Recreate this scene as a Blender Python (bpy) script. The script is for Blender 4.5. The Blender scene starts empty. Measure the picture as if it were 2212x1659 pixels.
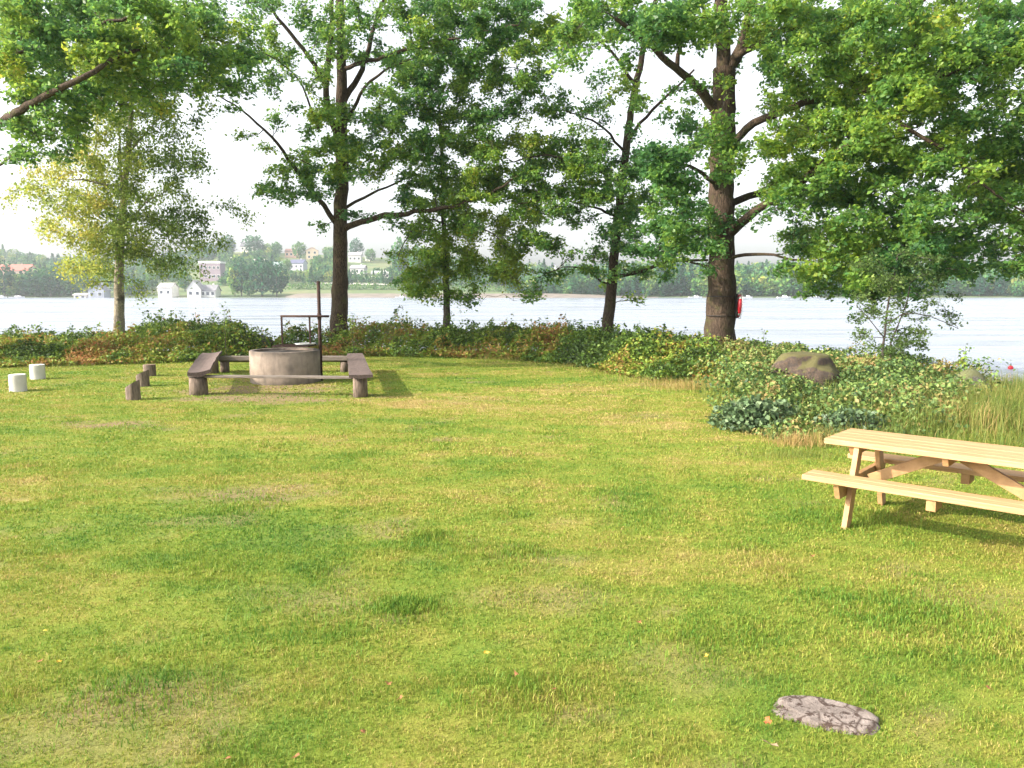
import bpy, math, random
import numpy as np
R = math.radians
rng = np.random.default_rng(7); random.seed(7)
sc = bpy.context.scene
COL = sc.collection
# ------------------------------------------------------------ camera, world, sun, exposure
F = 1662.0; HC = 2.0; PITCH = math.atan((829.5 - 631) / F)      # picture measured at 2212 x 1659
cd = bpy.data.cameras.new('camera'); cam = bpy.data.objects.new('camera', cd); COL.objects.link(cam)
cam.location = (0, 0, HC); cam.rotation_euler = (math.pi / 2 - PITCH, 0, 0)
cd.sensor_width = 36; cd.lens = 36 * F / 2212; cd.clip_end = 6000; cd.clip_start = 0.05
sc.camera = cam
SUN_EL, SUN_AZ = R(30), math.atan2(-0.955, -0.29)                 # direction towards the sun, azimuth from +Y towards +X
w = bpy.data.worlds.new('World'); sc.world = w; w.use_nodes = True
wn = w.node_tree; bg = wn.nodes['Background']
sky = wn.nodes.new('ShaderNodeTexSky'); sky.sky_type = 'NISHITA'; sky.sun_disc = False
sky.sun_elevation = SUN_EL; sky.sun_rotation = SUN_AZ; sky.air_density = 1.0; sky.dust_density = 4.0; sky.ozone_density = 1.0
hs = wn.nodes.new('ShaderNodeHueSaturation'); hs.inputs['Saturation'].default_value = 0.22
wn.links.new(sky.outputs[0], hs.inputs['Color']); wn.links.new(hs.outputs[0], bg.inputs[0]); bg.inputs[1].default_value = 0.15
sl = bpy.data.lights.new('sun', 'SUN'); sun = bpy.data.objects.new('sun', sl); COL.objects.link(sun)
sl.energy = 2.95; sl.angle = R(0.8); sl.color = (1.0, 0.86, 0.70)
sun.rotation_euler = (math.pi / 2 - SUN_EL, 0, math.pi - SUN_AZ)
sc.view_settings.view_transform = 'Standard'; sc.view_settings.look = 'None'; sc.view_settings.gamma = 1
sc.view_settings.exposure = 1.58
sc.cycles.max_bounces = 6; sc.cycles.diffuse_bounces = 3; sc.cycles.transmission_bounces = 4; sc.cycles.transparent_max_bounces = 6
sc.cycles.volume_bounces = 0; sc.cycles.caustics_reflective = False; sc.cycles.caustics_refractive = False

# ------------------------------------------------------------ pixel <-> place
def ray(px, py):
    u = (px - 1106) / F; v = (829.5 - py) / F
    return np.array([u, math.cos(PITCH) + v * math.sin(PITCH), -math.sin(PITCH) + v * math.cos(PITCH)])
def G(px, py, z=0.0):
    r = ray(px, py); t = (z - HC) / r[2]; return np.array([r[0] * t, r[1] * t, z])
def P(px, py, d):
    r = ray(px, py); t = d / r[1]; return np.array([r[0] * t, d, HC + r[2] * t])

# ------------------------------------------------------------ value noise
def _hash(ix, iy, s):
    n = (ix * 374761393 + iy * 668265263 + s * 1442695041) & 0x7fffffff
    n = ((n ^ (n >> 13)) * 1274126177) & 0x7fffffff
    return ((n ^ (n >> 16)) & 0xffff) / 65535.0
def vn(x, y, s=0):
    x = np.asarray(x, float); y = np.asarray(y, float)
    ix = np.floor(x).astype(np.int64); iy = np.floor(y).astype(np.int64); fx = x - ix; fy = y - iy
    fx = fx * fx * (3 - 2 * fx); fy = fy * fy * (3 - 2 * fy)
    a = _hash(ix, iy, s); b = _hash(ix + 1, iy, s); c = _hash(ix, iy + 1, s); d = _hash(ix + 1, iy + 1, s)
    return a + (b - a) * fx + (c - a) * fy + (a - b - c + d) * fx * fy
def fbm(x, y, s=0, o=4):
    t = 0; a = 0.5; m = 0
    for k in range(o): t = t + a * vn(x * 2**k, y * 2**k, s + k); m += a; a *= 0.5
    return t / m
def sstep(a, b, x):
    t = np.clip((np.asarray(x, float) - a) / (b - a), 0, 1); return t * t * (3 - 2 * t)

# ------------------------------------------------------------ mesh building
def link(name, me, parent=None, mats=()):
    o = bpy.data.objects.new(name, me); COL.objects.link(o)
    if parent is not None: o.parent = parent
    for m in mats: me.materials.append(m)
    return o
def mesh_np(name, V, Fc, k, mats, parent=None, attr=None, smooth=False, midx=None):
    """V (n,3) vertices, Fc (m,k) faces; attr = {name: (n,) floats or (n,3) colours}"""
    me = bpy.data.meshes.new(name); V = np.asarray(V, np.float32); Fc = np.asarray(Fc, np.int32).reshape(-1, k)
    me.vertices.add(len(V)); me.vertices.foreach_set('co', V.ravel())
    me.loops.add(Fc.size); me.loops.foreach_set('vertex_index', Fc.ravel())
    me.polygons.add(len(Fc)); me.polygons.foreach_set('loop_start', np.arange(0, Fc.size, k, dtype=np.int32))
    me.polygons.foreach_set('loop_total', np.full(len(Fc), k, np.int32))
    if smooth: me.polygons.foreach_set('use_smooth', np.ones(len(Fc), bool))
    if midx is not None: me.polygons.foreach_set('material_index', np.asarray(midx, np.int32))
    for n, a in (attr or {}).items():
        a = np.asarray(a, np.float32)
        at = me.attributes.new(n, 'FLOAT', 'POINT'); at.data.foreach_set('value', a)
    me.update(calc_edges=True); me.validate()
    return link(name, me, parent, mats)
class MB:
    def __init__(s): s.v = []; s.f = []; s.sm = []
    def add(s, vs, fs, sm=False):
        b = len(s.v); s.v += [tuple(map(float, p)) for p in vs]; s.f += [tuple(b + i for i in f) for f in fs]; s.sm += [sm] * len(fs)
    def box(s, c, ax, ay, az):
        """centre and three half-axis vectors"""
        c, ax, ay, az = map(lambda q: np.array(q, float), (c, ax, ay, az))
        vs = [c + i * ax + j * ay + k * az for k in (-1, 1) for j in (-1, 1) for i in (-1, 1)]
        s.add(vs, [(0, 2, 3, 1), (4, 5, 7, 6), (0, 1, 5, 4), (2, 6, 7, 3), (0, 4, 6, 2), (1, 3, 7, 5)])
    def bar(s, a, b, w_, h_, up=(0, 0, 1)):
        a = np.array(a, float); b = np.array(b, float); d = b - a; L = np.linalg.norm(d); d /= L
        up = np.array(up, float); sd = np.cross(d, up); sd /= np.linalg.norm(sd); u2 = np.cross(sd, d)
        s.box((a + b) / 2, d * L / 2, sd * w_ / 2, u2 * h_ / 2)
    def tube(s, pts, rad, n=8, caps=True, wob=0.0, seed=0):
        V, Fq, caps_ = tube_np(pts, rad, n, wob, seed); s.add(V, [tuple(q) for q in Fq], True)
        if caps: s.add([], []); b = len(s.v) - len(V); s.f += [tuple(b + i for i in c) for c in caps_]; s.sm += [False] * 2
    def prism(s, poly, off):
        """polygon (list of 3D points) extruded by off"""
        poly = [np.array(p, float) for p in poly]; off = np.array(off, float); n = len(poly)
        s.add(poly + [p + off for p in poly], [tuple(range(n))[::-1], tuple(range(n, 2 * n))] + [(i, (i + 1) % n, n + (i + 1) % n, n + i) for i in range(n)])
    def build(s, name, mats, parent=None, bevel=0, loc=None):
        me = bpy.data.meshes.new(name); me.from_pydata(s.v, [], s.f)
        me.polygons.foreach_set('use_smooth', s.sm); me.update()
        import bmesh as _b
        bm = _b.new(); bm.from_mesh(me); _b.ops.recalc_face_normals(bm, faces=bm.faces); bm.to_mesh(me); bm.free()
        o = link(name, me, parent, mats if isinstance(mats, (list, tuple)) else [mats])
        if bevel:
            m = o.modifiers.new('bevel', 'BEVEL'); m.width = bevel; m.segments = 2; m.limit_method = 'ANGLE'
        return o
def tube_np(pts, rad, n=8, wob=0.0, seed=0):
    pts = np.asarray(pts, float); m = len(pts); rad = np.broadcast_to(np.asarray(rad, float), (m,))
    t = np.gradient(pts, axis=0); t /= np.linalg.norm(t, axis=1)[:, None] + 1e-9
    ref = np.array([1.0, 0, 0]) if abs(t[0][0]) < 0.8 else np.array([0, 1.0, 0])
    a = np.linspace(0, 2 * math.pi, n, endpoint=False); V = np.zeros((m, n, 3))
    for i in range(m):
        sd = np.cross(t[i], ref); sd /= np.linalg.norm(sd); up = np.cross(sd, t[i]); ref = np.cross(t[i], sd) * -1 if False else ref
        r = rad[i]
        if wob: rr = r * (1 + wob * (2 * fbm(a / 6.28 * 5 + seed * 7.1, np.full(n, i * 0.35), seed, 2) - 1)); rr = rr * 0.5 + 0.5 * np.roll(rr, 1)
        else: rr = np.full(n, r)
        V[i] = pts[i] + np.outer(rr * np.cos(a), sd) + np.outer(rr * np.sin(a), up)
    k = np.arange(n); k2 = (k + 1) % n; Fq = []
    for i in range(m - 1): Fq.append(np.stack([i * n + k, i * n + k2, (i + 1) * n + k2, (i + 1) * n + k], 1))
    return V.reshape(-1, 3), np.concatenate(Fq), [tuple(range(n))[::-1], tuple(range((m - 1) * n, m * n))]
def tubes_mesh(name, segs, mats, parent, n=5):
    Vs = []; Fs = []; b = 0
    for pts, rad, nn, wob, sd in segs:
        V, Fq, _ = tube_np(pts, rad, nn or n, wob, sd); Vs.append(V); Fs.append(Fq + b); b += len(V)
    return mesh_np(name, np.concatenate(Vs), np.concatenate(Fs), 4, mats, parent, smooth=True)
def empty(name, loc, label, cat, group=None, rz=0, kind=None):
    o = bpy.data.objects.new(name, None); COL.objects.link(o); o.location = loc; o.rotation_euler[2] = rz; o.empty_display_size = 0.2
    return tag(o, label, cat, group, kind)
def tag(o, label=None, cat=None, group=None, kind=None):
    if label: o['label'] = label
    if cat: o['category'] = cat
    if group: o['group'] = group
    if kind: o['kind'] = kind
    return o

# ------------------------------------------------------------ materials
def mat(name):
    m = bpy.data.materials.new(name); m.use_nodes = True; nt = m.node_tree
    return m, nt, nt.nodes['Principled BSDF']
def noise(nt, scale, detail=4, vec=None, rough=0.55, dim='3D'):
    n = nt.nodes.new('ShaderNodeTexNoise'); n.inputs['Scale'].default_value = scale; n.inputs['Detail'].default_value = detail; n.inputs['Roughness'].default_value = rough
    if vec is not None: nt.links.new(vec, n.inputs['Vector'])
    return n.outputs['Fac']
def ramp(nt, fac, stops):
    r = nt.nodes.new('ShaderNodeValToRGB'); nt.links.new(fac, r.inputs[0]); e = r.color_ramp.elements
    while len(e) < len(stops): e.new(0.5)
    for el, (p, c) in zip(e, stops): el.position = p; el.color = (*c, 1) if len(c) == 3 else c
    return r.outputs[0]
def mixc(nt, a, b, fac, mode='MIX'):
    m = nt.nodes.new('ShaderNodeMix'); m.data_type = 'RGBA'; m.blend_type = mode
    for s, v in ((m.inputs[6], a), (m.inputs[7], b)):
        if isinstance(v, (tuple, list)): s.default_value = (*v, 1)
        else: nt.links.new(v, s)
    if isinstance(fac, (int, float)): m.inputs[0].default_value = fac
    else: nt.links.new(fac, m.inputs[0])
    return m.outputs[2]
def coord(nt, kind='Object', scale=None):
    t = nt.nodes.new('ShaderNodeTexCoord'); o = t.outputs[kind]
    if scale:
        mp = nt.nodes.new('ShaderNodeMapping'); mp.inputs['Scale'].default_value = scale; nt.links.new(o, mp.inputs[0]); o = mp.outputs[0]
    return o
def bump(nt, b, h, strength=0.5, dist=0.02):
    n = nt.nodes.new('ShaderNodeBump'); n.inputs['Strength'].default_value = strength; n.inputs['Distance'].default_value = dist
    nt.links.new(h, n.inputs['Height']); nt.links.new(n.outputs[0], b.inputs['Normal'])
def attr(nt, name):
    a = nt.nodes.new('ShaderNodeAttribute'); a.attribute_name = name; return a.outputs['Fac']
def leaf_mat(name, stops, trans=0.35, rough=0.55, spec=0.25, tboost=1.25):
    m, nt, b = mat(name); c = ramp(nt, attr(nt, 'tint'), stops)
    nt.links.new(c, b.inputs['Base Color']); b.inputs['Roughness'].default_value = rough; b.inputs['Specular IOR Level'].default_value = spec
    t = nt.nodes.new('ShaderNodeBsdfTranslucent'); hsv = nt.nodes.new('ShaderNodeHueSaturation'); hsv.inputs['Value'].default_value = tboost; hsv.inputs['Hue'].default_value = 0.485
    nt.links.new(c, hsv.inputs['Color']); nt.links.new(hsv.outputs[0], t.inputs[0])
    mx = nt.nodes.new('ShaderNodeMixShader'); mx.inputs[0].default_value = trans
    nt.links.new(b.outputs[0], mx.inputs[1]); nt.links.new(t.outputs[0], mx.inputs[2])
    nt.links.new(mx.outputs[0], nt.nodes['Material Output'].inputs[0]); return m
def simple(name, base, var=0.25, scale=8, rough=0.8, bmp=0.3, bscale=40, stretch=None, spec=0.3, metal=0, dist=0.01):
    m, nt, b = mat(name); v = coord(nt, 'Object', stretch)
    f = noise(nt, scale, 5, v); lo = tuple(x * (1 - var) for x in base); hi = tuple(min(1, x * (1 + var)) for x in base)
    nt.links.new(ramp(nt, f, [(0.3, lo), (0.7, hi)]), b.inputs['Base Color']); b.inputs['Roughness'].default_value = rough
    b.inputs['Specular IOR Level'].default_value = spec; b.inputs['Metallic'].default_value = metal
    if bmp: bump(nt, b, noise(nt, bscale, 4, v), bmp, dist)
    return m
def wood(name, c1, c2, grain=(1, 1, 1), rough=0.7, scale=6, knots=True, bmp=0.25):
    m, nt, b = mat(name); v = coord(nt, 'Object', grain); g = noise(nt, scale, 6, v, 0.65)
    c = ramp(nt, g, [(0.28, c1), (0.72, c2)])
    if knots:
        vo = nt.nodes.new('ShaderNodeTexVoronoi'); vo.inputs['Scale'].default_value = 2.6; mp = coord(nt, 'Object', tuple(0.35 + 0.65 * min(x, 3) / 3 for x in grain)); nt.links.new(mp, vo.inputs['Vector'])
        k = ramp(nt, vo.outputs['Distance'], [(0.03, (1, 1, 1)), (0.075, (0, 0, 0))]); c = mixc(nt, c, tuple(x * 0.35 for x in c1), k)
    nt.links.new(c, b.inputs['Base Color']); b.inputs['Roughness'].default_value = rough; bump(nt, b, g, bmp, 0.004); return m
def bark(name, dark, light, sc_=(5, 5, 1.1), moss=None, bands=False):
    m, nt, b = mat(name); v = coord(nt, 'Object', sc_)
    vo = nt.nodes.new('ShaderNodeTexVoronoi'); vo.feature = 'DISTANCE_TO_EDGE'; vo.inputs['Scale'].default_value = 3.2
    wv = nt.nodes.new('ShaderNodeVectorMath'); wv.operation = 'ADD'; nz = nt.nodes.new('ShaderNodeTexNoise'); nz.inputs['Scale'].default_value = 3; nt.links.new(v, nz.inputs['Vector'])
    nt.links.new(v, wv.inputs[0]); nt.links.new(nz.outputs['Color'], wv.inputs[1]); nt.links.new(wv.outputs[0], vo.inputs['Vector'])
    c = ramp(nt, vo.outputs['Distance'], [(0.0, dark), (0.16, light)]); n2 = noise(nt, 2.5, 4, coord(nt))
    c = mixc(nt, c, tuple(x * 0.6 for x in light), ramp(nt, n2, [(0.4, (0, 0, 0)), (0.7, (0.8, 0.8, 0.8))]))
    if moss: c = mixc(nt, c, moss, ramp(nt, noise(nt, 3.3, 5, coord(nt)), [(0.52, (0, 0, 0)), (0.68, (0.7, 0.7, 0.7))]))
    if bands: c = mixc(nt, c, (0.05, 0.045, 0.04), ramp(nt, noise(nt, 2.2, 4, coord(nt, 'Object', (1.2, 1.2, 2.2))), [(0.5, (0, 0, 0)), (0.66, (.8, .8, .8))]))
    nt.links.new(c, b.inputs['Base Color']); b.inputs['Roughness'].default_value = 0.9; b.inputs['Specular IOR Level'].default_value = 0.15
    bump(nt, b, vo.outputs['Distance'], 0.9, 0.03); return m

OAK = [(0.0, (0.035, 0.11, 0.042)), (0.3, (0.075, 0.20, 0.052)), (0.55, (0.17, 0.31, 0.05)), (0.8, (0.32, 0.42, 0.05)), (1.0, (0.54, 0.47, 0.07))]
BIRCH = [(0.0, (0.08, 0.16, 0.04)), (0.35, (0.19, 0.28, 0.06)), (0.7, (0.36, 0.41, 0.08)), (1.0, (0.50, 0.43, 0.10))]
M_oakleaf = leaf_mat('oak_foliage', OAK, 0.55, 0.45, 0.4)
M_birchleaf = leaf_mat('birch_foliage', BIRCH, 0.5)
M_shrub = leaf_mat('shrub_foliage', [(0.0, (0.04, 0.065, 0.022)), (0.3, (0.09, 0.17, 0.03)), (0.55, (0.22, 0.31, 0.04)), (0.72, (0.27, 0.20, 0.05)), (1.0, (0.38, 0.18, 0.07))], 0.25, 0.6)
M_greyshrub = leaf_mat('grey_green_foliage', [(0.0, (0.035, 0.065, 0.03)), (0.5, (0.10, 0.17, 0.075)), (1.0, (0.24, 0.32, 0.16))], 0.2, 0.5, 0.4)
M_bark = bark('oak_bark', (0.02, 0.015, 0.012), (0.10, 0.072, 0.052), moss=(0.07, 0.07, 0.03))
M_twig = simple('twig_bark', (0.055, 0.045, 0.038), 0.3, 6, 0.9, 0)
M_birchbark = bark('birch_bark', (0.13, 0.11, 0.085), (0.36, 0.32, 0.24), (4, 4, 2), bands=True)

# ------------------------------------------------------------ terrain
SHX = np.array([-90, -30, -16, -9, -6.9, -6.4, -5.5, 0, 4, 7, 8.6, 9.6, 11, 13, 17, 30, 90.]); SHY = np.array([30, 27, 27, 27.5, 26.5, 26.3, 27.5, 27.5, 27, 24.5, 20, 17.5, 15.2, 14, 13, 11, 5.])
def shore(x): return np.interp(x, SHX, SHY)
WEAR = [(250, 916, 0.8, .3, 1.2), (575, 842, 1.8, .5, 1.3), (540, 1068, .9, .3, .9), (590, 862, 1.9, .45, 1.1), (500, 848, 1.1, .35, 1), (640, 835, 1.3, .4, 1), (430, 862, .5, .3, 1), (775, 857, .5, .3, 1), (1690, 930, .7, .5, .9), (1600, 905, .5, .3, .8), (330, 1520, .55, .22, .8), (300, 1570, .5, .2, .6), (960, 950, .35, .12, .8), (1380, 895, .7, .25, .7),
        (1180, 1295, .5, .15, .6), (1450, 830, 1.6, .25, .7), (575, 820, 1.4, .9, .8), (1050, 862, 1.2, .3, .35), (2080, 1290, .5, .15, .4), (1480, 1430, .4, .2, .4), (700, 1290, .5, .2, .5)]
def wear(x, y):
    r = np.zeros_like(x)
    n = fbm(x * 3.6, y * 3.6, 91, 4)
    for px, py, rx, ry, a in WEAR:
        c = G(px, py); ry2 = ry * 1.6; d = ((x - c[0]) / rx)**2 + ((y - c[1]) / ry2)**2 + (n - 0.5) * 2.6
        r = np.maximum(r, min(.97, a * .85) * (1 - sstep(-0.2, 1.4, d)))
    r = np.maximum(r, 0.5 * sstep(0.64, 0.8, fbm(x * 2.1, y * 2.6, 55, 4)))
    path = np.exp(-((x + 6.65 + 0.12 * (y - 24)) / 0.45)**2) * sstep(21, 22.5, y); return np.maximum(r, path)
TONE_AND_SHADE = [(150, 1150, 2.4, .9, -.55), (450, 1180, 1.4, .7, -.45), (880, 900, 1.6, .6, -.3), (60, 900, 1.2, 1.4, -.45), (1250, 822, 1.5, .8, -.5), (2060, 1120, 1.0, .35, -.5), (700, 1250, 1.2, .5, -.2), (1500, 1480, 2.5, .35, -.12),  # turf greens and yellows; shade painted in at left and under the table
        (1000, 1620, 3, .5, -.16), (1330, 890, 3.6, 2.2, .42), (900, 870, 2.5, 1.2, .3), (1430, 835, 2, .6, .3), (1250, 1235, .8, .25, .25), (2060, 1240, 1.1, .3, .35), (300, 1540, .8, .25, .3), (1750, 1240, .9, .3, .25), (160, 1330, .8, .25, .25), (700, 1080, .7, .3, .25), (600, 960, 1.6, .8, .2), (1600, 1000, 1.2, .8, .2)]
def tone_and_shade(x, y):
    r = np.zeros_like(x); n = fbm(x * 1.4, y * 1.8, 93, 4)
    for px, py, rx_, ry_, a in TONE_AND_SHADE: c = G(px, py); d = ((x - c[0]) / rx_)**2 + ((y - c[1]) / (ry_ * 1.3))**2 + (n - .5) * 3.4; r = r + a * (1 - sstep(-.8, 1.9, d))
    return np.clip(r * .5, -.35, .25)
def gz(x, y):
    x = np.asarray(x, float); y = np.asarray(y, float); s = shore(x)
    z = 0.03 * (fbm(x * 0.35, y * 0.35, 11, 3) - 0.5) * sstep(1, 6, np.hypot(x, y))
    return z - 3.2 * sstep(-0.9, 3.5, y - s) 
xs = np.unique(np.concatenate([np.linspace(-90, -20, 36), np.linspace(-20, 18, 260), np.linspace(18, 90, 36)])); ys = np.unique(np.concatenate([np.linspace(-40, 2, 22), np.linspace(2, 31, 220), np.linspace(31, 40, 6)]))
XX, YY = np.meshgrid(xs, ys); ZZ = gz(XX, YY); nx = len(xs); ny = len(ys)
idx = np.arange(nx * ny).reshape(ny, nx); Fq = np.stack([idx[:-1, :-1], idx[:-1, 1:], idx[1:, 1:], idx[1:, :-1]], -1).reshape(-1, 4)

def grass_color(nt, extra=None):
    """colour of the turf by place, shared by the soil sheet and the blades on it"""
    g = nt.nodes.new('ShaderNodeNewGeometry'); pos = g.outputs['Position']
    mp = nt.nodes.new('ShaderNodeMapping'); mp.inputs['Scale'].default_value = (0.55, 0.9, 0); nt.links.new(pos, mp.inputs[0])
    a = noise(nt, 0.55, 4, mp.outputs[0]); b2 = noise(nt, 2.4, 4, mp.outputs[0]); c3 = noise(nt, 9, 3, mp.outputs[0])
    ad = nt.nodes.new('ShaderNodeMath'); ad.operation = 'MULTIPLY_ADD'; nt.links.new(a, ad.inputs[0]); ad.inputs[1].default_value = 1.0
    m2 = nt.nodes.new('ShaderNodeMath'); m2.operation = 'MULTIPLY'; nt.links.new(b2, m2.inputs[0]); m2.inputs[1].default_value = 0.8; nt.links.new(m2.outputs[0], ad.inputs[2])
    m3 = nt.nodes.new('ShaderNodeMath'); m3.operation = 'MULTIPLY_ADD'; nt.links.new(c3, m3.inputs[0]); m3.inputs[1].default_value = 0.45; nt.links.new(ad.outputs[0], m3.inputs[2])
    last = m3.outputs[0]
    if extra is not None:
        m4 = nt.nodes.new('ShaderNodeMath'); m4.operation = 'MULTIPLY_ADD'; nt.links.new(extra, m4.inputs[0]); m4.inputs[1].default_value = 0.62; nt.links.new(last, m4.inputs[2]); last = m4.outputs[0]
        off = 0.31
    else: off = 0.31
    mm = nt.nodes.new('ShaderNodeMapRange'); mm.inputs['From Min'].default_value = 0.72 + (off if extra is not None else 0) ; mm.inputs['From Max'].default_value = 1.46 + (off if extra is not None else 0); nt.links.new(last, mm.inputs[0])
    return ramp(nt, mm.outputs[0], [(0.0, (0.07, 0.175, 0.024)), (0.28, (0.145, 0.25, 0.03)), (0.5, (0.215, 0.285, 0.038)), (0.72, (0.31, 0.31, 0.06)), (1.0, (0.43, 0.33, 0.13))])
M_ground, nt, b = mat('lawn_soil')
gc = grass_color(nt, attr(nt, 'tint')); v = coord(nt)
soil = ramp(nt, noise(nt, 38, 8, v, .75), [(0.32, (0.10, 0.068, 0.035)), (0.68, (0.34, 0.25, 0.15))])
nt.links.new(mixc(nt, mixc(nt, gc, (0.12, 0.13, 0.03), 0.45), soil, attr(nt, 'wear')), b.inputs['Base Color']); b.inputs['Roughness'].default_value = 0.95; b.inputs['Specular IOR Level'].default_value = 0.1
bump(nt, b, noise(nt, 45, 6, v, 0.7), 0.8, 0.02)
wr = wear(XX, YY); wr = np.maximum(wr, 0.85 * sstep(-1.2, 0.2, YY - shore(XX)))
gobj = mesh_np('lawn_ground', np.stack([XX, YY, ZZ], -1).reshape(-1, 3), Fq, 4, [M_ground], attr={'wear': wr.ravel(), 'tint': (.5 + tone_and_shade(XX, YY)).ravel()}, smooth=True); tag(gobj, kind='structure')

# lake
M_water, nt, b = mat('lake_water'); b.inputs['Base Color'].default_value = (0.24, 0.275, 0.345, 1); b.inputs['Roughness'].default_value = 0.22; b.inputs['IOR'].default_value = 1.33; b.inputs['Specular IOR Level'].default_value = 1.0
v = coord(nt, 'Object', (0.35, 1.3, 1)); n1 = noise(nt, 1.2, 6, v, 0.65); nt.links.new(ramp(nt, noise(nt, .05, 4, coord(nt, 'Object', (.5, 4, 1))), [(.4, (.10, .10, .10)), (.62, (.34, .34, .34))]), b.inputs['Roughness']); bump(nt, b, n1, 0.5, 0.25)

ring = [0, 60, 160, 420, 1200, 2600]
mw = MB(); mw.add([(-2600, -100, -1), (2600, -100, -1), (2600, 2600, -1), (-2600, 2600, -1)], [(0, 1, 2, 3)])
tag(mw.build('lake_water', M_water), kind='structure')

# far shore and hills
CX = [-1400, -400, 0, 130, 300, 440, 540, 650, 850, 1000, 1150, 1500, 2212, 3400]; CY = [556, 552, 553, 572, 565, 552, 541, 546, 556, 572, 585, 596, 594, 592]
SHORE_Y = 415.0
def hz(x, y):
    x = np.asarray(x, float); y = np.asarray(y, float); px = 1106 + x / y * F
    yc = np.interp(px, CX, CY); crest = 2 + (631 - yc) / F * 700
    sh = SHORE_Y + 9 * (fbm(x * 0.012, x * 0, 5, 3) - 0.5)
    flat = 1.6 * sstep(-2, 22, y - sh) - 2.0
    return flat + (crest - 0.5) * np.clip((y - sh - 15) / (700 - SHORE_Y), 0, 1)**1.15 * (1 + 0.10 * (fbm(x * 0.01, y * 0.012, 8, 3) - 0.5)) + np.minimum(0, -(y - 720) * 0.05) * (y > 720)
xs2 = np.linspace(-900, 1100, 170); ys2 = np.concatenate([np.linspace(400, 460, 24), np.linspace(464, 900, 60)])
X2, Y2 = np.meshgrid(xs2, ys2); X2 = X2 * Y2 / 600
idx = np.arange(X2.size).reshape(X2.shape); Fq2 = np.stack([idx[:-1, :-1], idx[:-1, 1:], idx[1:, 1:], idx[1:, :-1]], -1).reshape(-1, 4)
M_hill, nt, b = mat('hill_grass'); v = coord(nt)
nt.links.new(ramp(nt, noise(nt, 0.03, 6, v, 0.7), [(0.3, (0.05, 0.10, 0.03)), (0.5, (0.10, 0.15, 0.045)), (0.7, (0.20, 0.19, 0.09))]), b.inputs['Base Color']); b.inputs['Roughness'].default_value = 1
tag(mesh_np('far_hills', np.stack([X2, Y2, hz(X2, Y2)], -1).reshape(-1, 3), Fq2, 4, [M_hill], smooth=True), kind='structure')
def H(px, py, d0=424, d1=780):
    """where the view ray through a pixel meets the far hill"""
    ds = np.arange(d0, d1, 1.5)
    for d in ds:
        p = P(px, py, d)
        if hz(p[0], p[1]) >= p[2]: return np.array([p[0], p[1], float(hz(p[0], p[1]))])
    p = P(px, py, 690); return np.array([p[0], p[1], float(hz(p[0], p[1]))])

# ------------------------------------------------------------ leaves
def leaves(pts, size, aspect=0.62, flat=0.5, droop=0.0, fold=0.25):
    """one folded four-cornered leaf at each point"""
    n = len(pts); a = rng.uniform(0, 2 * math.pi, n); el = rng.normal(-droop, 0.5, n)
    d = np.stack([np.cos(a) * np.cos(el), np.sin(a) * np.cos(el), np.sin(el)], 1)
    up = rng.normal(0, 1, (n, 3)); up[:, 2] = up[:, 2] * (1 - flat) + flat * 2.2
    s = np.cross(d, up); s /= np.linalg.norm(s, axis=1)[:, None] + 1e-9; nrm = np.cross(s, d)
    L = (size * rng.uniform(0.5, 1.5, n))[:, None]; W = L * aspect / 2
    v0 = pts - d * L * 0.5; v2 = pts + d * L * 0.5 - nrm * L * 0.08; mid = pts + d * L * 0.08
    v1 = mid + s * W + nrm * W * fold; v3 = mid - s * W + nrm * W * fold
    V = np.stack([v0, v1, v2, v3], 1).reshape(-1, 3); Fc = np.arange(4 * n).reshape(n, 4)
    return V, Fc
def inter(c, a): return c

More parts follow.
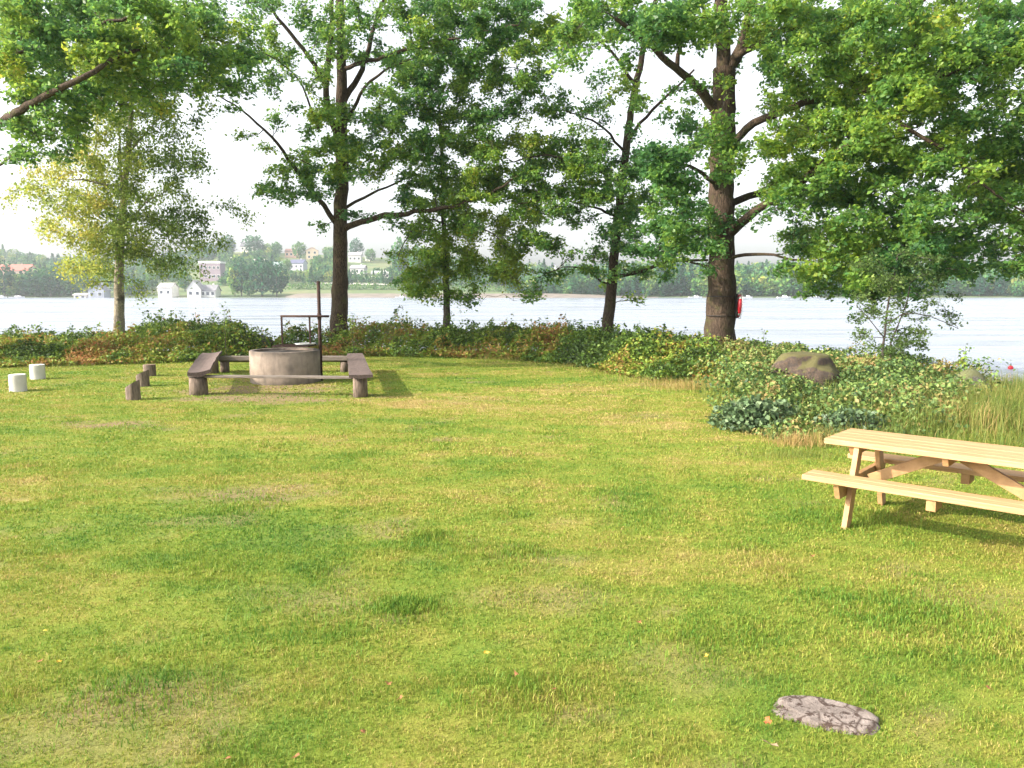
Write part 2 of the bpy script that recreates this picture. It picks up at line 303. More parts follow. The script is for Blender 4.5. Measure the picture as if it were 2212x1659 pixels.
def build_tree(name, label, base, trunk, limbs, pads, leafsize, mats, group=None, cat='tree', twigs=8, lw=0.62, sprig=0.085, droop=0.2, flare=1.5, extra_pads=(), min_r=0.008, hang=0.0):
    """trunk / limbs = lists of (points, r0, r1); pads = (centre, radius, leaves, tint)"""
    root = empty(name, base, label, cat, group); B = np.array(base, float)
    segs = []; sk = []; skr = []
    def dens(pts, r0, r1, step=0.25):
        pts = np.asarray(pts, float); seg = np.linalg.norm(np.diff(pts, axis=0), axis=1); c = np.concatenate([[0], np.cumsum(seg)]); m = max(4, int(c[-1] / step))
        t = np.linspace(0, c[-1], m); q = np.stack([np.interp(t, c, pts[:, k]) for k in range(3)], 1)
        for _ in range(2): q[1:-1] = (q[:-2] + 2 * q[1:-1] + q[2:]) / 4
        q[1:-1] += rng.normal(0, 1, (m - 2, 3)) * (0.012 if r0 > 0.12 else 0.02); u = t / c[-1]
        return q, r0 + (r1 - r0) * u**0.85
    big = []
    for k, (pts, r0, r1) in enumerate(trunk + limbs):
        q, r = dens(pts, r0, r1)
        if k == 0:
            hh = q[:, 2] - q[0, 2]; r = r * (1 + (flare - 1) * np.exp(-hh / 0.35))
        big.append((q - B, r, 14 if r0 > 0.15 else 8, 0.16, k)); sk += list(q); skr += list(r)
    tubes_mesh('trunk', big, [mats[0]], root)
    SK = np.array(sk); SR = np.array(skr); small = []; lp = []; lt = []
    allp = list(pads) + list(extra_pads)
    order = sorted(range(len(allp)), key=lambda i: np.min(np.linalg.norm(SK - allp[i][0], axis=1)))
    for i in order:
        c, r, nl, tint = allp[i]; c = np.array(c, float)
        dv = c - SK; dist = np.linalg.norm(dv, axis=1); cost = dist + 0.5 * np.maximum(0, -dv[:, 2]) + 0.25 * np.maximum(0, dv[:, 2] - dist * 0.6)
        j = int(np.argmin(cost)); p0 = SK[j]; D = dist[j]
        mid = (p0 + c) / 2 + rng.normal(0, 0.08, 3) * D + np.array([0, 0, 0.10 * D]); m = max(4, int(D / 0.25)); t = np.linspace(0, 1, m)[:, None]
        q = (1 - t)**2 * p0 + 2 * t * (1 - t) * mid + t**2 * c; q[1:-1] += rng.normal(0, 0.02, (m - 2, 3)) * (1 + D)
        r0 = min(SR[j] * 0.7, min_r + 0.011 * D); rr = r0 + (min_r - r0) * t[:, 0]; rr = np.maximum(rr, min_r * 0.8)
        small.append((q - B, rr, 5, 0, 0)); SK = np.concatenate([SK, q[1:]]); SR = np.concatenate([SR, rr[1:]])
        nt_ = twigs; per = max(1, nl // nt_)
        for _ in range(nt_):
            s0 = q[rng.integers(max(0, m // 2 - 1), m)]; dirn = rng.normal(0, 1, 3); dirn /= np.linalg.norm(dirn); e = c + dirn * np.array([1, 1, 0.6]) * r * rng.uniform(0.55, 1.1)
            e[2] -= hang * rng.uniform(0.2, 1.0)
            mm = (s0 + e) / 2 + rng.normal(0, 0.06, 3) + np.array([0, 0, 0.05 + hang * 0.35]); tt = np.linspace(0, 1, 5)[:, None]
            tw = (1 - tt)**2 * s0 + 2 * tt * (1 - tt) * mm + tt**2 * e; small.append((tw - B, np.linspace(min_r * 0.7, min_r * 0.35, 5), 3, 0, 0))
            u = rng.beta(2.2, 1.2, per)[:, None]; pp = (1 - u)**2 * s0 + 2 * u * (1 - u) * mm + u**2 * e
            lp.append(pp + rng.normal(0, sprig, (per, 3)) * np.array([1, 1, 0.75])); lt.append(np.clip(tint + rng.normal(0, 0.06) + rng.normal(0, 0.09, per), 0, 1))
    tubes_mesh('branches', small, [mats[1]], root)
    lp = np.concatenate(lp); lt = np.concatenate(lt); V, Fc = leaves(lp - B, leafsize, lw, 0.45, droop)
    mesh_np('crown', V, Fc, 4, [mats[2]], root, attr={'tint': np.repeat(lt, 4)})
    return root

# foliage cover of the row of trees, looked up where each tree's boughs reach (rows of 50, columns of 50)
rows = [
 "333333333222122223333332132333312333333323333333",
 "333333333222122212333333322333223233333332333333",
 "333333333332212223333332201111110333323323323333",
 "223332222222121023333332012101110232333332221222",
 "122222211101122123332222221211110223333322223333",
 "322200000010122233333212111112220223332113222333",
 "201200000001123333333333212233130333333333333333",
 "000000000001233222333333332333120333333322333333",
 "000000000002221002333322333333100233322222333333",
 "000000000000011112333332212333221122333322333333",
 "000000000000000002333332112333300033333333222332",
 "000000000000000003333331122221100113333332122232",
 "000000000000000002322112001100000002232100000000"]
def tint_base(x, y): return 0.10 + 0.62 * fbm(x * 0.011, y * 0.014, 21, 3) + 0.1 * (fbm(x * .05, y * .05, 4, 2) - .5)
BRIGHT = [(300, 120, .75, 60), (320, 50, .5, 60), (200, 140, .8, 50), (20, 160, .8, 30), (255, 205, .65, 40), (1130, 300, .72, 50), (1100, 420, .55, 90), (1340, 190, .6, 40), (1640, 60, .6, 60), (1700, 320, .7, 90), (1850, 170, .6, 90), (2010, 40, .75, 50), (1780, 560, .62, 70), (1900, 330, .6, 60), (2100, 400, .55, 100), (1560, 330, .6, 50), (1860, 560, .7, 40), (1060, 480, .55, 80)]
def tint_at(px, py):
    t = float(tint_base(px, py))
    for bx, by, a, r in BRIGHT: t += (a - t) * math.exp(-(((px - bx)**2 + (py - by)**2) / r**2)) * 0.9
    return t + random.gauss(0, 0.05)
TREES = {'left': (-14.6, 21.5), 'mid': (-5.75, 25.5), 'thin': (3.05, 25.3), 'big': (6.05, 21.8)}
pads = {k: [] for k in TREES}; pads['small'] = []
for r_, row in enumerate(rows):
    for c_, ch in enumerate(row):
        dn = int(ch)
        if 21 <= c_ <= 25 and 6 <= r_ <= 8 or c_ in (22, 23) and r_ in (9, 10): dn = 3
        if not dn: continue
        for k in range({1: 1, 2: 3, 3: 5}[dn]):
            px = (c_ + random.random()) * 50; py = (r_ + random.random()) * 50
            if c_ <= 8 or (c_ <= 10 and random.random() < .5): T = 'left'
            elif c_ <= 20: T = 'mid'
            elif c_ <= 27 and not (r_ <= 2 and c_ >= 24): T = 'thin' if random.random() < .75 or c_ > 23 else 'mid'
            else: T = 'big'
            if 16 <= c_ <= 22 and ((r_ >= 9 and random.random() < .6) or (3 <= r_ < 9 and random.random() < .15)): T = 'small'
            bx, bd = {'small': (-2.1, 25.4)}.get(T) or TREES[T]
            sp = {'left': 3.2, 'mid': 2.2, 'thin': 1.9, 'big': 3.6, 'small': 1.2}[T]
            d = bd - 0.7 + random.uniform(-sp, sp * 0.75)
            p = P(px, py, d)
            if T == 'big' and dn == 3 and random.random() < .1: continue
            if T == 'big' and c_ > 36: p = P(px, py, d - 1.5)
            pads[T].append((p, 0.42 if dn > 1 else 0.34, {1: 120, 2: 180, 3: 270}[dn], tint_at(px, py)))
def off_pads(cx, cy, z0, z1, rx, ry, n, lo=9.6, avoid=None, nl=70):
    out = []
    while len(out) < n:
        z = random.uniform(z0, z1); f = math.sqrt(max(0.05, 1 - ((z - z0) / (z1 - z0))**2)); a = random.uniform(0, 6.283); rr = math.sqrt(random.random())
        p = np.array([cx + rx * f * rr * math.cos(a), cy + ry * f * rr * math.sin(a), z])
        px = 1106 + p[0] / p[1] * F; top = HC + p[1] * 0.36
        if (-20 < px < 2232) and z < top + 0.2: continue
        out.append((p, 0.55, nl, 0.3 + random.gauss(0, .1)))
    return out
def L(*pts): return [P(px, py, d) for px, py, d in pts]
def gbase(px, d):
    x = (px - 1106) / F * d; return (float(x), d, float(gz(x, d)))
OM = (M_bark, M_twig, M_oakleaf)
# left oak, trunk at the picture's left edge
b0 = (-14.75, 21.5, float(gz(-14.75, 21.5)) - .05)
build_tree('oak_tree', 'oak at the far left edge whose long dark bough arches over the birch', b0,
    [([b0, (-14.85, 21.5, 2.2), (-15.1, 21.4, 4.5), (-15.2, 21.3, 7), (-15.0, 21.3, 10), (-14.9, 21.3, 13)], .34, .10)],
    [([(-15.2, 21.3, 5.2)] + L((-30, 285, 19.2), (40, 238, 18), (110, 200, 17.5), (190, 165, 17.3), (250, 120, 17.8), (330, 100, 18.6), (420, 110, 18.8)), .16, .025),
     ([(-15.2, 21.3, 4.4)] + L((-20, 375, 20.8), (10, 345, 20.6), (50, 318, 20.4)), .07, .02), ([(-15.1, 21.3, 7.2)] + L((60, 100, 19.5), (200, 60, 19), (330, 20, 19)), .12, .03),
     ([(-15.1, 21.3, 8), (-17, 21, 10), (-19, 20, 12)], .12, .03)],
    pads['left'], .105, OM, 'oaks along the lake bank', extra_pads=off_pads(-15, 21, 4.5, 14.5, 6, 3.5, 150))
# centre-left oak
b1 = gbase(733, 25.6)
D = 25.6
build_tree('oak_tree', 'oak behind the round fire pit with a straight trunk sunlit on its left side', b1,
    [([b1] + L((733, 640, D), (735, 560, D), (736, 480, D), (738, 380, D), (738, 250, D), (737, 120, D), (736, 0, D)) + [(-5.6, 25.6, 12.5), (-5.5, 25.6, 15)], .30, .08)],
    [(L((733, 490, D), (700, 445, D - .3), (655, 390, D - .8), (610, 320, D - 1.2), (565, 272, D - 1.5), (520, 235, D - 1.8), (470, 205, D - 2)), .10, .02),
     (L((740, 497, D), (775, 480, D - .3), (830, 466, D - .8), (900, 458, D - 1.3), (975, 447, D - 1.8), (1060, 420, D - 2.3), (1120, 380, D - 2.6)), .115, .03),
     (L((738, 455, D), (790, 425, D + .3), (850, 398, D + .6), (905, 375, D + .8)), .06, .02),
     (L((735, 400, D), (700, 372, D + .2), (660, 350, D + .4), (620, 335, D + .6)), .04, .012),
     (L((734, 300, D), (712, 255, D - .3), (702, 200, D - .5), (705, 165, D - .6), (718, 60, D - .8), (715, -20, D - .8)), .13, .06),
     (L((703, 180, D - .5), (670, 130, D - .8), (640, 85, D - 1), (605, 45, D - 1.2), (572, 0, D - 1.4), (550, -40, D - 1.5)), .085, .03),
     (L((690, 285, D - .2), (672, 230, D - .4), (650, 170, D - .6), (600, 130, D - 1), (560, 110, D - 1.2)), .045, .015),
     (L((740, 225, D), (765, 185, D + .2), (790, 130, D + .4), (805, 70, D + .5), (822, 25, D + .6), (835, -20, D + .6)), .11, .05),
     (L((742, 270, D), (770, 220, D - .3), (800, 170, D - .6), (850, 140, D - .9), (920, 120, D - 1.2)), .07, .02),
     (L((738, 150, D), (900, 100, D - 1), (1020, 75, D - 1.5), (1120, 55, D - 2)), .08, .02)],
    pads['mid'], .10, OM, 'oaks along the lake bank', extra_pads=off_pads(-4.5, 23.5, 9.3, 15.5, 5.5, 3.5, 110))
# leaning slender oak
D = 25.4; b2 = gbase(1311, D)
build_tree('oak_tree', 'slender oak leaning right, standing just left of the thick oak', b2,
    [([b2] + L((1313, 700, D), (1321, 620, D), (1328, 540, D), (1338, 450, D), (1347, 360, D), (1358, 270, D), (1372, 190, D), (1388, 120, D), (1400, 40, D)) + [(4.9, 25.4, 12), (5.2, 25.4, 14)], .20, .05)],
    [(L((1330, 598, D), (1352, 594, D - .2), (1380, 590, D - .4), (1405, 580, D - .6), (1435, 566, D - .8), (1480, 562, D - 1), (1530, 562, D - 1.2)), .07, .035),
     (L((1360, 300, D), (1385, 265, D - .2), (1420, 225, D - .4), (1460, 190, D - .6), (1500, 150, D - .8)), .06, .03),
     (L((1340, 400, D), (1300, 370, D - .5), (1240, 350, D - 1.2), (1180, 330, D - 1.7), (1110, 350, D - 2)), .06, .02),
     (L((1350, 330, D), (1310, 280, D - .5), (1260, 250, D - 1), (1200, 235, D - 1.5)), .05, .015),
     (L((1338, 470, D), (1290, 450, D - 1), (1210, 430, D - 1.8), (1120, 440, D - 2.4)), .05, .015),
     (L((1322, 620, D), (1300, 610, D - .4), (1268, 580, D - .8), (1230, 570, D - 1.2), (1180, 590, D - 1.5)), .035, .012),
     (L((1375, 190, D), (1330, 120, D - .5), (1260, 60, D - 1), (1180, 30, D - 1.5)), .06, .02)],
    pads['thin'], .10, OM, 'oaks along the lake bank', extra_pads=off_pads(3.2, 23.5, 9.4, 14, 4, 3, 60))
# big oak
D = 21.8
b3 = (float((1557 - 1106) / F * D), D, -.05)
build_tree('oak_tree', 'thickest oak with dark furrowed bark carrying the red lifebuoy', b3,
    [([b3] + L((1557, 745, D), (1558, 660, D), (1559, 560, D), (1558, 480, D), (1560, 380, D), (1560, 280, D), (1563, 210, D), (1566, 150, D)), .42, .30), (L((1564, 170, D), (1563, 100, D), (1560, 40, D), (1556, -20, D)) + [(5.8, 21.8, 11.5), (5.6, 21.8, 14)], .22, .07)],
    [(L((1566, 165, D), (1590, 130, D - .1), (1606, 90, D - .2), (1616, 40, D - .3), (1632, -20, D - .4), (1655, -90, D - .6)), .17, .09),
     (L((1553, 250, D), (1530, 215, D - .2), (1500, 180, D - .5), (1462, 150, D - .8), (1425, 115, D - 1.1), (1390, 85, D - 1.4), (1330, 40, D - 1.8)), .15, .05),
     (L((1462, 150, D - .8), (1470, 95, D - 1), (1485, 30, D - 1.2)), .07, .03),
     (L((1560, 520, D), (1590, 488, D - .4), (1625, 458, D - 1), (1670, 432, D - 1.7), (1720, 405, D - 2.4), (1790, 340, D - 3), (1860, 290, D - 3.6), (1930, 255, D - 4), (2010, 200, D - 4.4)), .15, .04),
     (L((1563, 440, D), (1610, 430, D + .5), (1700, 390, D + 1), (1830, 350, D + 1.4), (1990, 320, D + 1.6), (2060, 300, D + 1.8)), .11, .03),
     (L((1562, 560, D), (1600, 552, D - .6), (1660, 550, D - 1.3), (1730, 560, D - 2), (1800, 575, D - 2.6)), .06, .015),
     (L((1560, 420, D), (1530, 380, D - .6), (1480, 355, D - 1.2), (1420, 345, D - 1.6)), .08, .02),
     (L((1560, 330, D), (1620, 270, D - 1), (1750, 215, D - 2), (1900, 190, D - 2.6), (2050, 160, D - 3), (2212, 120, D - 3.4)), .12, .04),
     (L((1560, 590, D), (1520, 575, D - .5), (1470, 560, D - .8)), .05, .02),
     (L((1575, 130, D), (1700, 60, D - 1.5), (1850, 30, D - 2.5), (2000, 0, D - 3)), .10, .03),
     (L((1930, 255, D - 4), (2050, 330, D - 4.4), (2150, 420, D - 4.6), (2230, 470, D - 4.7)), .05, .02)],
    pads['big'], .105, OM, 'oaks along the lake bank', extra_pads=off_pads(8, 20, 6, 15, 8.5, 4.5, 230))
# small tree between (drooping)
b4 = gbase(965, 25.4)
build_tree('small_birch', 'short straight trunk whose hanging foliage cloaks it between fire pit and leaning oak', b4,
    [([b4] + L((965, 640, 25.4), (962, 560, 25.4), (958, 470, 25.4), (955, 350, 25.4), (950, 250, 25.4), (945, 150, 25.4)), .135, .03)],
    [(L((958, 500, 25.4), (1000, 480, 24), (1060, 500, 23.6), (1100, 540, 23.4)), .04, .012), (L((958, 480, 25.4), (920, 470, 24.2), (880, 500, 24), (860, 560, 23.9)), .035, .01)],
    pads['small'], .08, (bark('dark_bark', (.03, .026, .022), (.12, .10, .085)), M_twig, leaf_mat('small_birch_foliage', [(0, (0.05, .13, .03)), (.4, (.15, .27, .04)), (1, (.38, .40, .05))], .5)), cat='birch', lw=.7, hang=.35, flare=1.2, min_r=.006)
# birch
bm_rows = {2: (4, "1221"), 3: (3, "222222"), 4: (3, "222211"), 5: (3, "223221"), 6: (2, "1223221"), 7: (1, "12233222"), 8: (0, "122233221"), 9: (1, "1233332211"), 10: (2, "23333321"), 11: (2, "1332221"), 12: (3, "1101")}
bp = []
for r_, (c0, s) in bm_rows.items():
    for i, ch in enumerate(s):
        for k in range(int(ch) * 2 - 1 if ch != '0' else 0):
            px = (c0 + i + random.random()) * 50; py = (r_ + random.random() * .9) * 50
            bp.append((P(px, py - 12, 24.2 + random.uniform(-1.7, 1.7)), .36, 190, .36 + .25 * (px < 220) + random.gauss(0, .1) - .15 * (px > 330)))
b5 = gbase(257, 24.3); D = 24.3
build_tree('birch_tree', 'pale trunked birch with airy yellowing crown near the left edge', b5,
    [([b5] + L((257, 650, D), (258, 560, D), (263, 480, D), (271, 400, D), (277, 320, D), (283, 240, D), (287, 150, D)), .185, .05)],
    [(L((268, 440, D), (262, 380, D), (258, 300, D + .2), (262, 220, D + .3)), .05, .02), (L((278, 330, D), (310, 290, D), (350, 250, D + .3)), .04, .012), (L((276, 410, D), (235, 395, D - .3), (180, 390, D - .5), (110, 385, D - .7)), .04, .01), (L((262, 500, D), (310, 440, D + .3), (380, 400, D + .5)), .04, .01)],
    bp, .078, (M_birchbark, M_twig, M_birchleaf), cat='birch', lw=.75, hang=.3, flare=1.25, min_r=.005, sprig=.15, droop=.6, twigs=8)
# sapling beyond the boulder
sp_ = []
for _ in range(70):
    py = random.uniform(545, 770); t = (py - 545) / 225; hw = 75 + 60 * math.sin(min(1, t * 1.1) * math.pi); px = 1945 + random.uniform(-hw, hw) * (1 if random.random() < .6 else .6)
    sp_.append((P(px, py, 16.3 + random.uniform(-.8, .8)),   .20, 80, .35 + random.gauss(0, .12)))
D = 16.3; b6 = (float((1912 - 1106) / F * D), D, float(gz((1912 - 1106) / F * D, D)))
build_tree('sapling', 'thin stemmed sapling beside the mossy boulder, see-through against the lake', b6,
    [([b6] + L((1908, 740, D), (1918, 670, D), (1930, 600, D), (1940, 550, D)), .035, .012)], [([(b6[0] + .1, D, b6[2])] + L((1925, 740, D), (1950, 680, D + .1), (1965, 620, D + .1)), .025, .01), (L((1915, 700, D), (1960, 660, D - .2), (2020, 690, D - .3), (2070, 710, D - .3)), .014, .006), (L((1910, 730, D), (1880, 690, D), (1850, 660, D)), .014, .006)],
    sp_, .06, (M_twig, M_twig, leaf_mat('sapling_foliage', [(0, (.05, .10, .03)), (.5, (.14, .22, .06)), (1, (.28, .33, .10))], .5)), cat='sapling', lw=.6, flare=1.1, min_r=.004, sprig=.06, twigs=5)

# ------------------------------------------------------------ undergrowth along the bank
FX = [-400, 0, 250, 400, 560, 640, 806, 1100, 1230, 1350, 1480, 1500, 1530, 1600, 1680, 1800, 2000, 2212, 2600, 3000]; FY = [805, 795, 787, 783, 772, 770, 771, 777, 791, 815, 834, 848, 880, 930, 950, 952, 962, 975, 1000, 1020]
fr = np.array([G(a, b2_)[:2] for a, b2_ in zip(FX, FY)])
def infront(x, y):
    """metres behind the front edge of the undergrowth, in the picture's direction"""
    px = 1106 + x / np.maximum(y, .1) * F * 1.0; yf = np.interp(px, FX, FY); ang = np.arctan((yf - 829.5) / F) + PITCH
    return y - HC / np.tan(ang)
TX = [-400, 0, 200, 330, 520, 575, 640, 700, 1000, 1300, 1500, 1620, 3000]; TH = [.58, .56, .60, .84, .92, .12, .88, .95, .85, .76, .64, .5, .5]
def scrub(x0, x1, y0, y1, n, hfun, size, name, label, matr, tintf, aspect=.7, keep=None, flat=.35):
    x = rng.uniform(x0, x1, n); y = rng.uniform(y0, y1, n); k = (y < shore(x) - 0.05); 
    if keep is not None: k &= keep(x, y)
    x = x[k]; y = y[k]; inf = infront(x, y); k = inf > rng.uniform(-.15, .15, len(x)); x = x[k]; y = y[k]; inf = inf[k]
    hh = hfun(x, y, inf); u = 1 - rng.random(len(x))**2.2 * .8; z = gz(x, y) + hh * u + rng.normal(0, .02, len(x))
    k = hh > .02; P_ = np.stack([x, y, z], 1)[k]; t = tintf(x[k], y[k], u[k])
    V, Fc = leaves(P_, size, aspect, flat, 0.1); o = mesh_np(name, V, Fc, 4, [matr], attr={'tint': np.repeat(np.clip(t, 0, 1), 4)})
    return tag(o, label, 'undergrowth', kind='stuff')
def h_bank(x, y, inf):
    px = 1106 + x / y * F; Hh = np.interp(px, TX, TH); bumps = .30 + 1.15 * fbm(x * 1.3, y * 1.3, 31, 4) ; s = sstep(-.1, 1.5, inf + .5 * (fbm(x * 2, y * 2, 77, 2) - .5))
    bumps = bumps * (1 + .45 * sstep(.72, .85, vn(x * 4.5, y * 4.5, 51)))
    return Hh * (.22 + .78 * s) * bumps * (1 - .35 * sstep(.6, -.9, shore(x) - y)) + .08 * (fbm(x * 5, y * 5, 3, 2) - .5)
def t_bank(x, y, u): return -.04 + .55 * fbm(x * .9, y * .9, 61, 3) + .22 * u * 0 + .42 * sstep(.46, .66, fbm(x * .9 + 9, y * 1.2, 62, 3)) + rng.normal(0, .13, len(x))
isbank = lambda x, y: (1106 + x / y * F < 1560 + 160 * (fbm(x, y, 7) - .5) + rng.normal(0, 45, len(x)))
scrub(-24, 8, 17, 28, 420000, h_bank, .075, 'bank_undergrowth', 'tangled bilberry and bramble undergrowth in a belt under the oaks', M_shrub, t_bank, keep=isbank)
def h_right(x, y, inf):
    px = 1106 + x / y * F; s = sstep(-.1, 2.6, inf + .9 * (fbm(x * 1.7, y * 1.7, 78, 2) - .5)); back = sstep(.1, 1.6, shore(x) - y)
    return (.54 * (1 - .6 * np.exp(-((x - 5.75) / .75)**2 - ((y - 14.0) / 1.0)**2)) * (.2 + .8 * s) * (.05 + 1.75 * fbm(x * 1.5, y * 1.5, 41, 4)) * (.35 + .65 * back) + .05 * (fbm(x * 6, y * 6, 3, 2) - .5))
isright = lambda x, y: ~isbank(x, y) & (1106 + x / y * F < 2090 + 200 * (fbm(x, y, 9) - .5) + rng.normal(0, 55, len(x)) - 110 * sstep(13.5, 11, y))
scrub(2.5, 16, 9.8, 25, 250000, h_right, .062, 'bramble_thicket', 'low bramble thicket with grey-green and brown leaves around the boulder', leaf_mat('bramble_foliage', [(0, (.03, .065, .022)), (.3, (.08, .15, .04)), (.55, (.17, .26, .06)), (.72, (.25, .24, .08)), (1, (.30, .20, .08))], .2, .6, .35), lambda x, y, u: .1 + .62 * fbm(x * 1.3, y * 1.3, 63, 3) + .3 * sstep(.55, .75, fbm(x * 1.5 + 9, y * 1.5, 64, 3)) + rng.normal(0, .2, len(x)), keep=isright)

# ------------------------------------------------------------ blades
def blades(x, y, z, hgt, wid, lean, tint, name, matr, label, cat, bend=.5):
    n = len(x); a = rng.uniform(0, 6.283, n); la = rng.uniform(0, 6.283, n); ln = np.abs(rng.normal(0, lean, n)); sx = np.cos(a) * wid / 2; sy = np.sin(a) * wid / 2
    dx = np.cos(la) * ln; dy = np.sin(la) * ln; b = np.stack([x, y, z], 1)
    sd = np.stack([sx, sy, np.zeros(n)], 1); m = b + np.stack([dx * bend * hgt * .5, dy * bend * hgt * .5, hgt * .55 * np.ones(n)], 1); t = b + np.stack([dx * hgt, dy * hgt, hgt * np.maximum(.25, 1 - .4 * ln)], 1)
    V = np.stack([b - sd, b + sd, m + sd * .75, m - sd * .75, t], 1).reshape(-1, 3); i = np.arange(n)[:, None] * 5
    Fc = np.concatenate([i + np.array([[0, 1, 2]]), i + np.array([[0, 2, 3]]), i + np.array([[3, 2, 4]])], 1).reshape(-1, 3)
    o = mesh_np(name, V, Fc, 3, [matr], attr={'tint': np.repeat(tint, 5)}); return tag(o, label, cat, kind='stuff')
M_blade, nt, b = mat('grass_blade'); c = grass_color(nt, attr(nt, 'tint')); nt.links.new(c, b.inputs['Base Color']); b.inputs['Roughness'].default_value = .6; b.inputs['Specular IOR Level'].default_value = .25
t_ = nt.nodes.new('ShaderNodeBsdfTranslucent'); nt.links.new(c, t_.inputs[0]); mx = nt.nodes.new('ShaderNodeMixShader'); mx.inputs[0].default_value = .35; nt.links.new(b.outputs[0], mx.inputs[1]); nt.links.new(t_.outputs[0], mx.inputs[2]); nt.links.new(mx.outputs[0], nt.nodes['Material Output'].inputs[0])
ax = []; ay = []; ah = []; aw = []
for d0, d1, per in ((2.3, 4, 9000), (4, 6, 5500), (6, 9, 3000), (9, 14, 1500), (14, 24.5, 700)):
    half = .70 * d1 + 1.6; n = int((d1 - d0) * 2 * half * per); x = rng.uniform(-half, half, n); y = rng.uniform(d0, d1, n)
    k = np.abs(x) < .70 * y + 1.6; x = x[k]; y = y[k]; k = (infront(x, y) < 2.2) & (y < shore(x)); x = x[k]; y = y[k]
    cl = fbm(x * 2.2, y * 2.2, 15, 3); k = rng.random(len(x)) < (1 - .8 * wear(x, y)) * (.35 + .6 * cl + .75 * sstep(.38, .62, fbm(x * 11, y * 11, 16, 2))); x = x[k]; y = y[k]; cl = cl[k]
    tuft = sstep(.62, .75, fbm(x * 1.6, y * 1.6, 19, 3)); ax.append(x); ay.append(y); ah.append(rng.uniform(.012, .032, len(x)) * (1 + .5 * tuft) * (.6 + .8 * cl)); aw.append(np.full(len(x), max(.0045, .0013 * (d0 + d1) / 2)))
rx, ry = G(1780, 1545)[:2]
ax, ay, ah, aw = map(np.concatenate, (ax, ay, ah, aw)); k = (((ax - rx) + .55 * (ay - ry)) / .20)**2 + ((ay - ry) / .10)**2 > .62; ax, ay, ah, aw = ax[k], ay[k], ah[k], aw[k]
blades(ax, ay, gz(ax, ay) - .003, ah, aw, .9, rng.normal(.5, .20, len(ax)) + tone_and_shade(ax, ay), 'lawn_grass', M_blade, 'short patchy mown grass of the lawn', 'grass')
# rich green tufts in the lawn
tx = []; ty = []
for px, py, r_, n in ((875, 1312, .13, 900), (925, 1160, .1, 500), (1120, 1195, .12, 500), (770, 985, .2, 500), (2000, 1335, .3, 900), (1900, 1310, .3, 900), (1150, 1500, .2, 800), (1835, 1120, .3, 1200), (1540, 930, .25, 500), (300, 1490, .25, 600), (1400, 1110, .3, 500), (1330, 1070, .25, 500), (450, 1230, .3, 700), (1520, 1385, .25, 600), (640, 1360, .3, 700)):
    c = G(px, py); tx.append(rng.normal(c[0], r_, n)); ty.append(rng.normal(c[1], r_ * .7, n))
tx = np.concatenate(tx); ty = np.concatenate(ty)
blades(tx, ty, gz(tx, ty), rng.uniform(.03, .06, len(tx)), .006, .6, np.clip(rng.normal(.22, .15, len(tx)), 0, 1), 'grass_tufts', M_blade, 'taller rich green tufts scattered in the mown lawn', 'grass')
# tall grass at the right bank and dry tufts
M_tall = leaf_mat('tall_grass_blades', [(0, (.06, .12, .02)), (.5, (.17, .22, .045)), (.8, (.33, .28, .09)), (1, (.45, .30, .13))], .35)
n = 80000; x = rng.uniform(3.5, 15, n); y = rng.uniform(8.4, 16, n); px = 1106 + x / y * F
k = ((px > 1940 + 140 * (fbm(x, y, 9) - .5) - 120 * (infront(x, y) < .7)) | ((px > 1480) & (rng.random(n) < .16))) & (infront(x, y) > -.25) & (y < shore(x) + .3) & (rng.random(n) < .35 + sstep(.4, .6, fbm(x * 1.6, y * 1.6, 33, 2)))
x = x[k]; y = y[k]; blades(x, y, gz(x, y), rng.uniform(.2, .62, len(x)) * (.6 + .4 * sstep(0, 1.2, infront(x, y))), .008, .65, np.clip(.1 + .7 * fbm(x * 1.2, y * 1.2, 71, 3) + rng.normal(0, .2, len(x)), 0, 1), 'tall_grass', M_tall, 'tall bank grass behind the picnic table by the water', 'grass')
tx = []; ty = []; tt = []; th = []
for px, py, r_, n, tn, hh in ((1735, 962, .22, 420, .88, .26), (1775, 950, .16, 260, .7, .28), (1690, 945, .2, 200, .9, .16), (1720, 985, .3, 500, .45, .12), (1500, 838, .5, 900, .85, .25), (1420, 825, .6, 700, .8, .22), (1330, 805, .5, 500, .75, .2), (1940, 975, .35, 500, .4, .35), (1710, 830, .16, 260, .97, .55), (1090, 776, .6, 500, .75, .22), (660, 768, .5, 400, .8, .25), (1240, 792, .5, 300, .7, .2), (120, 790, .6, 400, .6, .22)):
    c = G(px, py); tx.append(rng.normal(c[0], r_, n)); ty.append(rng.normal(c[1], r_ * .6, n)); tt.append(rng.normal(tn, .1, n)); th.append(rng.uniform(.4, 1, n) * hh)
tx, ty, tt, th = map(np.concatenate, (tx, ty, tt, th))
blades(tx, ty, gz(tx, ty), th, .006, .9, np.clip(tt, 0, 1), 'dry_grass', M_tall, 'dry straw-orange grass fringing the undergrowth', 'grass')

